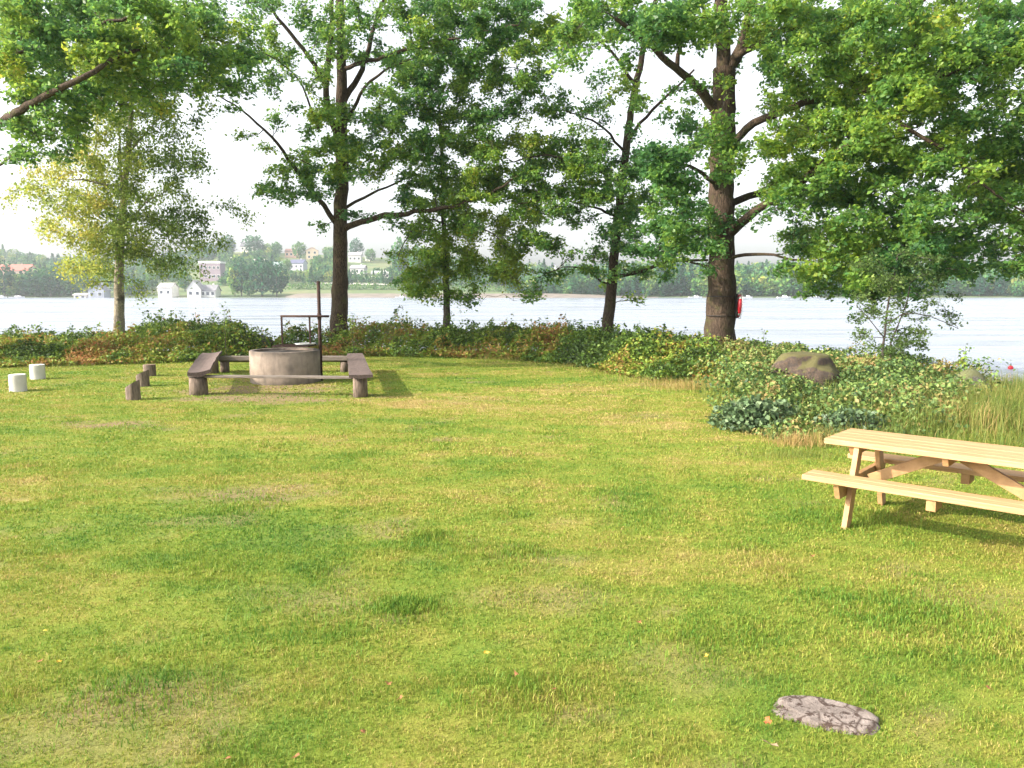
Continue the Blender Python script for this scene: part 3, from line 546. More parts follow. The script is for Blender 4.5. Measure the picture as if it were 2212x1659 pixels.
# ------------------------------------------------------------ distinct plants
def bush(name, label, c, rx_, ry_, h_, n, size, matr, tn, cat='bush'):
    root = empty(name, (c[0], c[1], float(gz(c[0], c[1]))), label, cat)
    segs = []; a = rng.uniform(0, 6.283, 26); rr = rng.uniform(.2, .9, 26)
    for k in range(26): segs.append((np.array([[0, 0, 0], [rr[k] * rx_ * math.cos(a[k]) * .5, rr[k] * ry_ * math.sin(a[k]) * .5, h_ * .5], [rr[k] * rx_ * math.cos(a[k]), rr[k] * ry_ * math.sin(a[k]), h_ * .85 * math.sqrt(1 - rr[k]**2 * .7)]]), [.008, .006, .004], 4, 0, 0))
    tubes_mesh('stems', segs, [M_twig], root)
    d = rng.normal(0, 1, (n, 3)); d[:, 2] = np.abs(d[:, 2]); d /= np.linalg.norm(d, axis=1)[:, None]; lump = .8 + .5 * vn(d[:, 0] * 2.5 + 5, d[:, 1] * 2.5 + 3 + d[:, 2] * 2, 5)
    r = rng.random(n)**.35 * lump; p = d * r[:, None] * np.array([rx_, ry_, h_]) + np.array([0, 0, .03]); V, Fc = leaves(p, size, .75, .3)
    mesh_np('leaves', V, Fc, 4, [matr], root, attr={'tint': np.repeat(np.clip(rng.normal(tn, .2, n), 0, 1), 4)}); return root
bush('grey_green_bush', 'rounded grey-green leafy bush at the front of the thicket where it meets the lawn', G(1650, 938) + [0, .45, 0], .62, .45, .42, 1900, .075, M_greyshrub, .5)
bush('leafy_bush', 'bright green leafy bush at the foot of the sapling', G(1990, 850) + [0, 1.6, 0], .8, .6, .6, 1700, .07, M_shrub, .6)
bush('grey_green_bush', 'small blue-green bush peeping just behind the left end of the picnic table', G(1860, 950) + [0, .4, 0], .5, .35, .34, 1000, .06, M_greyshrub, .35)
bush('leafy_bush', 'glossy green bush left of the path gap in the bank undergrowth', G(490, 778) + [0, .8, 0], 1.1, .8, 1.0, 3000, .08, M_shrub, .35)
bush('leafy_bush', 'yellow-green bush just right of the thick oak trunk', G(1600, 835) + [0, .8, 0], .9, .7, .5, 2200, .065, M_shrub, .6)
def stalk(px, py_top, d, lab):
    x = float((px - 1106) / F * d); z0 = float(gz(x, d)); top = P(px, py_top, d); root = empty('wild_stalk', (x, d, z0), lab, 'weed', 'tall weeds rising out of the undergrowth')
    hgt = top[2] - z0; cx_ = random.uniform(-.1, .1); q = np.array([[0, 0, 0], [cx_, .02, hgt * .5], [cx_ * .6, 0, hgt]])
    tubes_mesh('stem', [(q, [.009, .006, .003], 4, 0, 0)], [M_twig], root)
    n = 46; u = rng.uniform(.5, 1.02, n); p = np.stack([cx_ * u, 0 * u, hgt * u], 1) + rng.normal(0, .06, (n, 3)); V, Fc = leaves(p, .07, .6, .3)
    mesh_np('leaves', V, Fc, 4, [M_shrub], root, attr={'tint': np.repeat(rng.uniform(.2, .6, n), 4)})
for px, py, d, lab in ((487, 662, 22.5, 'thin tall weed sticking up left of the rusty pole against the water'), (575 - 90, 690, 23, 'short weed on the undergrowth crest left of the path gap'), (160, 700, 22, 'leafy weed between the left edge and the birch, dark against the lake'), (765, 676, 23.5, 'small leafy weed just right of the straight oak trunk'), (1245, 700, 23, 'weed on the undergrowth crest left of the leaning oak'), (1373, 700, 22.5, 'weed midway between the leaning oak and the thick oak'), (1655, 712, 19, 'wispy weed on the crest right of the thick oak'), (2085, 750, 14.6, 'round-leaved weed above the small dark rock at the right water edge'), (1160, 705, 23, 'low weed on the crest between the small birch and leaning oak')):
    stalk(px, py, d, lab)

# ------------------------------------------------------------ rocks
def rock(name, label, c, s, matr, seed, rz=0, sub=4, amp=.35, cat='rock', flat=None):
    import bmesh
    bm = bmesh.new(); bmesh.ops.create_icosphere(bm, subdivisions=sub, radius=1)
    for v_ in bm.verts:
        p = np.array(v_.co); f = 1 + amp * (fbm(p[0] * 1.3 + seed, p[1] * 1.3 + p[2] * 1.1, seed, 4) - .5) * 2
        q = p * f
        if flat: q[2] = min(q[2], flat + .1 * (fbm(p[0] * 3, p[1] * 3, seed + 3, 3) - .5))
        v_.co = (q[0] * s[0], q[1] * s[1], q[2] * s[2])
    me = bpy.data.meshes.new(name); bm.to_mesh(me); bm.free(); me.polygons.foreach_set('use_smooth', [True] * len(me.polygons))
    o = link(name, me, None, [matr]); o.location = c; o.rotation_euler[2] = rz; return tag(o, label, cat)
def stone_mat(name, c1, c2, spot, moss=None):
    m, nt, b = mat(name); v = coord(nt); c = ramp(nt, noise(nt, 9, 8, v, .7), [(.3, c1), (.7, c2)])
    c = mixc(nt, c, spot, ramp(nt, noise(nt, 24, 6, v, .75), [(.53, (0, 0, 0)), (.58, (1, 1, 1))]))
    vo = nt.nodes.new('ShaderNodeTexVoronoi'); vo.feature = 'DISTANCE_TO_EDGE'; vo.inputs['Scale'].default_value = 11; vo.inputs['Randomness'].default_value = 1; nt.links.new(v, vo.inputs['Vector'])
    c = mixc(nt, c, spot, mixc(nt, ramp(nt, vo.outputs['Distance'], [(.0, (1, 1, 1)), (.10, (0, 0, 0))]), (0, 0, 0), ramp(nt, noise(nt, 8, 3, v), [(.42, (1, 1, 1)), (.52, (0, 0, 0))])))
    if moss:
        g = nt.nodes.new('ShaderNodeNewGeometry'); sx = nt.nodes.new('ShaderNodeSeparateXYZ'); nt.links.new(g.outputs['Normal'], sx.inputs[0])
        ad = nt.nodes.new('ShaderNodeMath'); ad.operation = 'MULTIPLY_ADD'; nt.links.new(noise(nt, 5, 5, v), ad.inputs[0]); ad.inputs[1].default_value = .9; nt.links.new(sx.outputs[2], ad.inputs[2])
        c = mixc(nt, c, moss, ramp(nt, ad.outputs[0], [(.85, (0, 0, 0)), (1.2, (.85, .85, .85))]))
    nt.links.new(c, b.inputs['Base Color']); b.inputs['Roughness'].default_value = .9; bump(nt, b, noise(nt, 22, 8, v, .75), .9, .03); return m
rock('flat_stone', 'flat pitted grey stone with brown patches lying flush in the foreground grass', (rx, ry, -.008), (.26, .14, .055), stone_mat('pitted_stone', (.13, .105, .09), (.36, .305, .27), (.06, .036, .026)), 3, R(-26), 5, .2, flat=.62)
pb = P(1742, 790, 15.2); rock('mossy_boulder', 'large moss-capped boulder between the thick oak and the sapling', (pb[0], 15.2, .22), (.74, .6, .74), stone_mat('mossy_stone', (.04, .03, .022), (.14, .095, .065), (.05, .04, .035), (.10, .095, .03)), 12, .4, 5, .3, flat=.78)
pb = P(2095, 812, 14.6); rock('shore_rock', 'small dark rock poking out above the tall grass at the right bank', (pb[0], 14.6, .12), (.42, .35, .42), stone_mat('dark_stone', (.06, .055, .05), (.17, .16, .15), (.05, .04, .03), (.12, .13, .05)), 22, .9, 3, .3)
pb = P(572, 712, 26); rock('path_stone', 'dark stone in the path gap down to the water', (pb[0], 25.6, .25), (.5, .4, .32), stone_mat('path_stone_grey', (.05, .045, .04), (.14, .12, .11), (.04, .03, .03)), 32, .9, 3, .3)

# ------------------------------------------------------------ fire pit
M_conc, nt, b = mat('cast_concrete'); v = coord(nt, 'Object'); c = ramp(nt, noise(nt, 3.5, 6, v, .6), [(.3, (.15, .12, .095)), (.7, (.29, .235, .185))])
c = mixc(nt, c, (.10, .085, .075), ramp(nt, noise(nt, 4, 5, coord(nt, 'Object', (2.2, 2.2, .35))), [(.55, (0, 0, 0)), (.75, (.65, .65, .65))])); sx = nt.nodes.new('ShaderNodeSeparateXYZ'); nt.links.new(v, sx.inputs[0]); zn = nt.nodes.new('ShaderNodeMath'); zn.operation = 'MULTIPLY_ADD'; nt.links.new(noise(nt, 5, 5, v), zn.inputs[0]); zn.inputs[1].default_value = .35; nt.links.new(sx.outputs[2], zn.inputs[2])
c = mixc(nt, c, (.05, .042, .036), ramp(nt, zn.outputs[0], [(.80, (0, 0, 0)), (.93, (.75, .75, .75))])); c = mixc(nt, c, (.07, .065, .04), ramp(nt, zn.outputs[0], [(.14, (.7, .7, .7)), (.3, (0, 0, 0))]))
nt.links.new(c, b.inputs['Base Color']); b.inputs['Roughness'].default_value = .95; bump(nt, b, noise(nt, 60, 5, v, .7), .6, .012)
M_ash = simple('ash_and_soot', (.04, .036, .033), .5, 9, 1, .6, 30)
M_rust = simple('rusty_iron', (.045, .026, .02), .45, 14, .85, .4, 60, metal=.2)
M_alu = simple('pale_metal', (.55, .56, .55), .15, 12, .4, .1, 60, metal=.6)
C = G(614.5, 815); C = np.array([(614.5 - 1106) / F * 17.2, 17.2, 0.0])
fp = empty('fire_pit', tuple(C), 'round concrete fire pit with sooty inside, between the low benches', 'fire pit')
n = 64; prof = [(.765, -.05), (.765, .70), (.755, .715), (.665, .715), (.655, .70), (.655, .10)]
mb = MB(); vs = []
for r_, z in prof:
    for k in range(n): a = 2 * math.pi * k / n; vs.append((r_ * math.cos(a), r_ * math.sin(a), z))
mb.add(vs, [(i * n + k, i * n + (k + 1) % n, (i + 1) * n + (k + 1) % n, (i + 1) * n + k) for i in range(len(prof) - 1) for k in range(n)], True); mb.build('concrete_ring', M_conc, fp)
mb = MB(); vs = [(0, 0, .69)] + [(r_ * math.cos(2 * math.pi * k / 32), r_ * math.sin(2 * math.pi * k / 32), .66 + .03 * random.random() * (r_ < .6)) for r_ in (.3, .65) for k in range(32)]
mb.add(vs, [(0, 1 + k, 1 + (k + 1) % 32) for k in range(32)] + [(1 + k, 33 + k, 33 + (k + 1) % 32, 1 + (k + 1) % 32) for k in range(32)], True); mb.build('ash_bed', M_ash, fp)
# swinging grill
DG = 17.35; pole = P(693.5, 808, DG)
gr = empty('grill_stand', (pole[0], DG, 0), 'rusty pole with a swing arm holding a hanging grill grate over the fire pit', 'grill')
zt = P(693, 607.6, DG)[2]; za = P(693, 683, DG)[2]; xl = P(608, 683, DG)[0] - pole[0]; xm = P(668.5, 683, DG)[0] - pole[0]; zg = P(640, 746, DG)[2]; xr = P(712, 683, DG)[0] - pole[0]
mb = MB(); mb.tube([(0, 0, -.1), (0, 0, zt * .5), (0, 0, zt)], .038, 10); mb.build('pole', M_rust, gr)
mb = MB(); mb.tube([(xl - .02, 0, za), (0, -.045, za), (xr, -.045, za)], .026, 8); mb.tube([(0, 0, za - .07), (0, 0, za + .07)], .046, 10); mb.build('arm', M_rust, gr)
for xq in (xl, xm): mb = MB(); mb.bar((xq, 0, za), (xq, 0, zg), .05, .03, (1, 0, 0)); mb.build('hanger', M_rust, gr)
mb = MB(); gxc = (xl + xm) / 2 - .05; W2 = .40
for k in range(15): xx = gxc - W2 + k * 2 * W2 / 14; mb.bar((xx, -.3, zg), (xx, .3, zg), .010, .010)
for yy in (-.3, .3, 0): mb.bar((gxc - W2, yy, zg - .006), (gxc + W2, yy, zg - .006), .022, .03)
for xx in (gxc - W2, gxc + W2): mb.bar((xx, -.3, zg - .004), (xx, .3, zg - .004), .022, .03)
mb.build('grate', M_rust, gr)
mb = MB(); vs = []
for r_, z in ((.0, .016), (.19, .016), (.225, .045), (.235, .043), (.20, .008), (.0, .006)):
    for k in range(28): a = 2 * math.pi * k / 28; vs.append((max(r_, .001) * math.cos(a), max(r_, .001) * math.sin(a), z))
mb.add(vs, [(i * 28 + k, i * 28 + (k + 1) % 28, (i + 1) * 28 + (k + 1) % 28, (i + 1) * 28 + k) for i in range(5) for k in range(28)], True)
pl = mb.build('metal_plate', M_alu); pl.location = (pole[0] + xm - .12, DG, zg + .006); tag(pl, 'shiny round metal plate lying on the hanging grill grate', 'plate')

# ------------------------------------------------------------ log benches round the pit
M_oldwood = wood('weathered_wood', (.04, .028, .024), (.15, .105, .09), (9, 1.2, 9), .85, 4, False, .6)
M_oldwoodx = wood('weathered_plank', (.09, .075, .062), (.22, .185, .155), (1.2, 9, 9), .85, 4, False, .6)
M_log = simple('grey_log', (.15, .115, .09), .5, 7, .9, .6, 22, (4, 4, .8)); M_logend = simple('log_end', (.20, .14, .095), .3, 6, .9, .3, 30)
def slab(mb, a, b, wa, wb, th_, dish=0.0, n=10, seed=0, tilt=0.0):
    a = np.array(a, float); b = np.array(b, float); d = (b - a) / np.linalg.norm(b - a); s = np.cross(d, (0, 0, 1)); s /= np.linalg.norm(s); vs = []; m = 7
    for i in range(n + 1):
        t = i / n; c = a + (b - a) * t; w_ = wa + (wb - wa) * t
        for j in range(m):
            u = -1 + 2 * j / (m - 1); ww = w_ / 2 * (1 + .10 * (vn(i * .7, seed + j // 4, seed) - .5)); z = dish * (u * u) * (.5 + .8 * math.sin(t * 3)) + .01 * (vn(i * .9, j * .9, seed + 1) - .5) + tilt * u
            vs.append(c + s * u * ww + np.array([0, 0, z]))
    top = len(vs)
    for i in range(n + 1):
        for j in range(m):
            u = -1 + 2 * j / (m - 1); vs.append(vs[i * m + j] - np.array([0, 0, th_ * (1 - .35 * abs(u))]))
    fs = []
    for i in range(n):
        for j in range(m - 1):
            q = (i * m + j, i * m + j + 1, (i + 1) * m + j + 1, (i + 1) * m + j); fs += [q, tuple(top + k for k in q[::-1])]
        for j in (0, m - 1): q = (i * m + j, (i + 1) * m + j, top + (i + 1) * m + j, top + i * m + j); fs.append(q)
    for i in (0, n):
        for j in range(m - 1): fs.append((i * m + j, i * m + j + 1, top + i * m + j + 1, top + i * m + j))
    mb.add(vs, fs, False)
def logpost(parent, c, r, z1, seed, name='leg', matr=None):
    mb = MB(); c = np.array(c, float); mb.tube([c + (0, 0, -.05), c + (0, 0, z1 * .5), c + (0, 0, z1)], [r * 1.04, r, r * .97], 16, True, .14, seed); return mb.build(name, matr or M_log, parent)
def bench(label, a, b, wa, wb, z, th_, legs, dish, seed, matr, tilt=0):
    a = np.array([a[0], a[1], 0.]); b = np.array([b[0], b[1], 0.]); c = (a + b) / 2; root = empty('log_bench', tuple(c), label, 'bench', 'log benches around the fire pit')
    mb = MB(); up = np.array([0, 0, z]); slab(mb, a - c + up, b - c + up, wa, wb, th_, dish, 12, seed, tilt); mb.build('seat', matr, root)
    for t, r_ in legs: logpost(root, (a + (b - a) * t) - c, r_, z - th_ * .93, seed + int(t * 10)) if r_ else None
    return root
A_ = G(429, 806, .45); B_ = G(459, 764, .45); C_ = G(779, 811, .45); D_ = G(767, 764, .45)
bench('dished half-log bench along the left side of the fire pit', A_, B_, .42, .46, .47, .10, [(.9, .15)], .05, 2, M_oldwood, .02)
bench('dark plank bench along the right side of the fire pit', C_, D_, .44, .38, .46, .075, [(.07, .14), (.9, .13)], .0, 5, M_oldwood)
fa = G(412, 812, .37); fb = G(762, 815, .37); bench('long narrow plank bench on the near side of the fire pit, propped on log stumps', fa, fb, .22, .2, .385, .05, [(.045, .17)], 0, 8, M_oldwoodx)
fa = G(476, 771, .38); fb = G(752, 771, .38); bench('low grey beam bench on the lake side of the fire pit', fa, fb, .26, .24, .40, .15, [(.03, .11), (.97, .11)], 0, 11, M_oldwoodx)

# ------------------------------------------------------------ stumps and white round blocks
def stump(px, py, r_, h_, slope, seed, label, name='log_stump', matr=None, end=None, cat='stump', group='log stump seats in the grass'):
    c = G(px, py); c[1] += r_; x, y = c[0], c[1]; n = 28; root = empty(name, (x, y, 0), label, cat, group); mb = MB(); vs = []
    for i, z in enumerate((-.04, .1, .6, .95)):
        for k in range(n):
            a = 2 * math.pi * k / n; rr = r_ * (1 + (.12 if matr is None else .0) * (vn(k * .45, i * .2, seed) - .5)) * (1.05 if i == 0 else 1); ht = h_ * (1 + slope * math.cos(a)); vs.append((rr * math.cos(a), rr * math.sin(a), z * ht if i else -.04))
    for k in range(n): a = 2 * math.pi * k / n; ht = h_ * (1 + slope * math.cos(a)); vs.append((r_ * .97 * math.cos(a), r_ * .97 * math.sin(a), ht))
    mb.add(vs, [(i * n + k, i * n + (k + 1) % n, (i + 1) * n + (k + 1) % n, (i + 1) * n + k) for i in range(4) for k in range(n)], True); mb.build('side', matr or M_log, root)
    mb = MB(); mb.add([(r_ * .965 * math.cos(2 * math.pi * k / n), r_ * .965 * math.sin(2 * math.pi * k / n), h_ * (1 + slope * math.cos(2 * math.pi * k / n)) + .002) for k in range(n)], [tuple(range(n))]); mb.build('top', end or M_logend, root)
stump(281, 866, .125, .30, .24, 1, 'nearest log stump of three, its top cut at a slant')
stump(303, 836, .13, .29, .2, 2, 'middle log stump of the row of three')
stump(318, 813, .145, .27, .0, 3, 'farthest log stump of the row, with a flat square-cut top')
M_white = simple('white_painted_concrete', (.52, .50, .46), .15, 5, .8, .25, 30); M_white2 = simple('white_block_top', (.74, .73, .70), .06, 5, .8, .2, 30)
stump(29, 847, .157, .34, 0, 4, 'nearer white round block at the left edge of the lawn', 'round_block', M_white, M_white2, 'block', 'white round blocks at the left of the lawn')
stump(73, 821, .157, .34, 0, 5, 'farther white round block beside the undergrowth at left', 'round_block', M_white, M_white2, 'block', 'white round blocks at the left of the lawn')

# ------------------------------------------------------------ lifebuoy on the big oak
M_red = simple('red_plastic', (.62, .02, .035), .1, 5, .4, .05, 30, spec=.5); M_black = simple('dark_board', (.03, .028, .028), .3, 8, .7, .1)
lb = P(1596, 661, D); lb = P(1595, 661, 21.75)
buoy = empty('lifebuoy', (lb[0], lb[1], lb[2]), 'red lifebuoy hanging on the right side of the thick oak, seen edge-on', 'lifebuoy')
buoy.rotation_euler = (0, R(2), R(-7))
vs = []; n = 40; m = 12; R1, r1 = .275, .065
for i in range(n):
    for j in range(m): a = 2 * math.pi * i / n; bb = 2 * math.pi * j / m; vs.append((r1 * .8 * math.sin(bb), (R1 + r1 * math.cos(bb)) * math.cos(a), (R1 + r1 * math.cos(bb)) * math.sin(a)))
mb = MB(); mb.add(vs, [(i * m + j, i * m + (j + 1) % m, ((i + 1) % n) * m + (j + 1) % m, ((i + 1) % n) * m + j) for i in range(n) for j in range(m)], True); mb.build('ring', M_red, buoy)
M_strap = simple('pale_strap', (.65, .62, .6), .1, 5, .6, 0)
for a0 in (45, 135, 225, 315):
    vs = []
    for i in range(4):
        for j in range(m): a = R(a0 - 7 + i * 14 / 3); bb = 2 * math.pi * j / m; rr = r1 * 1.04; vs.append((rr * .8 * math.sin(bb), (R1 + rr * math.cos(bb)) * math.cos(a), (R1 + rr * math.cos(bb)) * math.sin(a)))
    mb = MB(); mb.add(vs, [(i * m + j, i * m + (j + 1) % m, (i + 1) * m + (j + 1) % m, (i + 1) * m + j) for i in range(3) for j in range(m)], True); mb.build('strap', M_strap, buoy)
mb = MB(); mb.tube([(.05 + 0 * k, .36 * math.cos(k * .3142), .36 * math.sin(k * .3142) + .015 * math.cos(k * 2.5)) for k in range(21)], .008, 6, False); mb.build('rope', M_strap, buoy)
hb = empty('lifebuoy_board', (lb[0] - .12, lb[1] - .02, lb[2]), 'dark mounting board strapped round the thick oak behind the lifebuoy', 'board')
mb = MB(); mb.box((0, 0, 0), (.02, 0, 0), (0, .24, 0), (0, 0, .34)); mb.build('board', M_black, hb, .004)
for zz in (.27, -.27):
    mb = MB(); cx_ = b3[0] - (lb[0] - .12); mb.tube([(cx_ + .415 * math.cos(a), .07 + .415 * math.sin(a), zz) for a in np.linspace(0, 2 * math.pi, 33)], .012, 6, False); mb.build('strap', M_black, hb)
mb = MB(); mb.tube([(.0, 0, .30), (.15, 0, .31), (.17, 0, .34)], .012, 6); mb.build('hook', M_black, hb)

# ------------------------------------------------------------ picnic table
PX = np.array([2.48, 6.45]); U = np.array([.745, -.667]); N_ = np.array([.667, .745]); LT = 2.0; TC = .70
ctr = PX + U * LT / 2 + N_ * TC
pt = empty('picnic_table', (ctr[0], ctr[1], 0), 'new pale pine picnic table with attached benches at the right edge', 'picnic table', rz=math.atan2(U[1], U[0]))
M_pine = wood('new_pine', (.30, .16, .065), (.56, .35, .18), (1.2, 26, 26), .6, 3.0, True, .15); M_pine2 = wood('new_pine_frame', (.30, .16, .065), (.47, .28, .13), (3, 3, 3), .65, 4, False, .15)
def board(name, x0, x1, y0, y1, z0, z1, m_, bev=.006):
    mb = MB(); mb.box(((x0 + x1) / 2, (y0 + y1) / 2, (z0 + z1) / 2), ((x1 - x0) / 2, 0, 0), (0, (y1 - y0) / 2, 0), (0, 0, (z1 - z0) / 2)); return mb.build(name, m_, pt, bev)
for sx in (-1, 1):
    for sy in (-1, 1):
        for yy, zz in ((.415, .33), (.27, .63)):
            mb = MB(); xq = sx * (LT / 2 - .32 + .0695); mb.tube([(xq, sy * yy, zz), (xq + sx * .012, sy * yy, zz)], .014, 10); mb.build('bolt', M_rust, pt)
nb = 5; w0 = .70 / nb
mb = MB()
for k in range(nb): y0 = -.35 + k * w0; mb.box((0.03, y0 + w0 / 2, .697 + .0008 * (k % 2)), (LT / 2 - .02, 0, 0), (0, w0 / 2 - .004, 0), (0, 0, .0235))
mb.build('tabletop', M_pine, pt, .004)
for sgn in (-1, 1):
    mb = MB(); 
    for k in range(2): mb.box((0, sgn * (.70 - .065 - k * .128), .4275 + .0008 * k), (LT / 2, 0, 0), (0, .0625, 0), (0, 0, .0225))
    mb.build('bench_seat', M_pine, pt, .004)
for sx in (-1, 1):
    xe = sx * (LT / 2 - .32)
    for sy in (-1, 1):
        mb = MB(); t = sx * .0; a = np.array([xe, sy * .50, -.01]); b_ = np.array([xe, sy * .27, .672]); dv = (b_ - a) / np.linalg.norm(b_ - a)
        mb.prism([(xe - .0225, sy * .50 - .055, -.01), (xe - .0225, sy * .50 + .055, -.01), (xe - .0225, sy * .27 + .055, .672), (xe - .0225, sy * .27 - .055, .672)], (.045, 0, 0)); mb.build('leg', M_pine2, pt, .004)
    mb = MB(); xb = xe + sx * .047; mb.prism([(xb - .0225, -.66, .402), (xb - .0225, -.60, .265), (xb - .0225, .60, .265), (xb - .0225, .66, .402)], (.045, 0, 0)); mb.build('cross_beam', M_pine2, pt, .003)
    mb = MB(); mb.prism([(xb - .0225, -.32, .672), (xb - .0225, -.27, .585), (xb - .0225, .27, .585), (xb - .0225, .32, .672)], (.045, 0, 0)); mb.build('top_cleat', M_pine2, pt, .003)
    mb = MB(); mb.bar((xe - sx * .03, 0, .34), (sx * .06, 0, .645), .045, .095, (0, 1, 0) if False else (0, 0, 1)); mb.build('brace', M_pine2, pt, .003)
mb = MB(); mb.prism([(-.0225, -.32, .672), (-.0225, -.28, .60), (-.0225, .28, .60), (-.0225, .32, .672)], (.045, 0, 0)); mb.build('top_cleat', M_pine2, pt, .003)
for sy in (-1, 1): mb = MB(); mb.box((0, sy * .575, .358), (.035, 0, 0), (0, .10, 0), (0, 0, .046)); mb.build('seat_cleat', M_pine2, pt, .004)

# ------------------------------------------------------------ fallen leaves, small bits on the lawn
M_dead = simple('dead_leaf', (.24, .11, .045), .5, 12, .8, .2); M_dead2 = simple('yellow_leaf', (.62, .42, .05), .2, 12, .7, .1)
def fallen(px, py, s, m_, lab, grp):
    c = G(px, py); q = []; nn = 12
    for k in range(nn):
        a = 2 * math.pi * k / nn; rr = s * (1 + .3 * math.cos(3 * a + px)) * (.62 if k % 2 else 1); q.append((rr * math.cos(a), .6 * rr * math.sin(a), .3 * s * math.cos(a)**2))
    mb = MB(); mb.add([(0, 0, 0)] + q, [(0, 1 + k, 1 + (k + 1) % nn) for k in range(nn)]); o = mb.build('fallen_leaf', m_); o.location = (c[0], c[1], .035); o.rotation_euler = (random.uniform(-.4, .4), random.uniform(-.4, .4), px % 6); tag(o, lab, 'leaf', grp)
for px, py in ((1115, 1470), (1195, 1503), (785, 1597), (840, 1490), (865, 1522), (2135, 1500), (1335, 1250), (1755, 1210), (1490, 1085), (465, 1200), (640, 1650), (490, 1655), (90, 1440), (1380, 1355)): fallen(px, py, .022, M_dead, 'small curled brown leaf lying in the lawn', 'brown leaves fallen on the lawn')
for px, py in ((127, 1442), (98, 1375), (885, 905), (1525, 1430), (1890, 1240), (1050, 1422), (1505, 960), (1480, 935), (1170, 925), (720, 965), (640, 905), (330, 1010), (520, 990), (1230, 875)): fallen(px, py, .02, M_dead2, 'small yellow leaf lying in the lawn', 'yellow leaves fallen on the lawn')
fallen(1657, 1574, .032, simple('orange_leaf', (.5, .16, .06), .3, 10, .7, .1), 'orange-brown leaf just left of the flat foreground stone', None)
fallen(1665, 1624, .04, simple('tan_leaf', (.33, .23, .14), .3, 10, .8, .1), 'tan curled leaf below the flat foreground stone', None)

# ------------------------------------------------------------ far shore: trees
def crown_pts(n, r_, h_, conic):
    d = rng.normal(0, 1, (n, 3)); d /= np.linalg.norm(d, axis=1)[:, None]; lump = .78 + .5 * vn(d[:, 0] * 2 + 4, d[:, 1] * 2 + d[:, 2] * 2.3 + 7, int(rng.integers(99)))
    if conic:
        z = rng.random(n); a = rng.uniform(0, 6.283, n); rr = r_ * (1 - z)**.8 * (.55 + .5 * rng.random(n)) * (1 - .3 * ((z * 9) % 1)); return np.stack([rr * np.cos(a), rr * np.sin(a), h_ * (.1 + .9 * z)], 1)
    return d * (rng.random(n)**.3 * lump)[:, None] * np.array([r_, r_, h_ * .46]) + np.array([0, 0, h_ * .54])
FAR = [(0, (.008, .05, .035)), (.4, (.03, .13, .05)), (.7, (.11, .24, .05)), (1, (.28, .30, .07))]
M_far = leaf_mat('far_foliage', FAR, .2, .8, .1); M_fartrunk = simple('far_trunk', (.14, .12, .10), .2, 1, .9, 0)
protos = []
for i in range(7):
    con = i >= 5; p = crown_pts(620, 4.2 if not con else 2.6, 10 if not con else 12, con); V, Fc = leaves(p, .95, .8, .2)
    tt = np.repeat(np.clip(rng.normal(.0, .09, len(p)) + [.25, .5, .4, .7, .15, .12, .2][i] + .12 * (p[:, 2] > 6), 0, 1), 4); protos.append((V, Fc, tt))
TG = 'separate trees on the far shore'
fm = {}
def far_tree(px, py, hpx, label, i, wf=1.0, d=None):
    c = H(px, py) if d is None else np.array([*P(px, py, d)[:2], float(hz(*P(px, py, d)[:2]))]); hm = hpx / F * c[1]
    o = empty('conifer' if i >= 5 else 'far_tree', tuple(c), label, 'conifer' if i >= 5 else 'tree', TG); s = hm / (10 if i < 5 else 12); wv = s * wf; o.rotation_euler[2] = random.uniform(0, 6)
    if i not in fm:
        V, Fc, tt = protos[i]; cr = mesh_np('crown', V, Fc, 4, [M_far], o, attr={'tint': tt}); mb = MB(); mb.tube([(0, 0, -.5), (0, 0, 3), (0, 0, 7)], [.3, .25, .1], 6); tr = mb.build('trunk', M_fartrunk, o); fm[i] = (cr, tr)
    else:
        for q in fm[i]: cc = q.copy(); COL.objects.link(cc); cc.parent = o
    o.scale = (wv, wv, s)
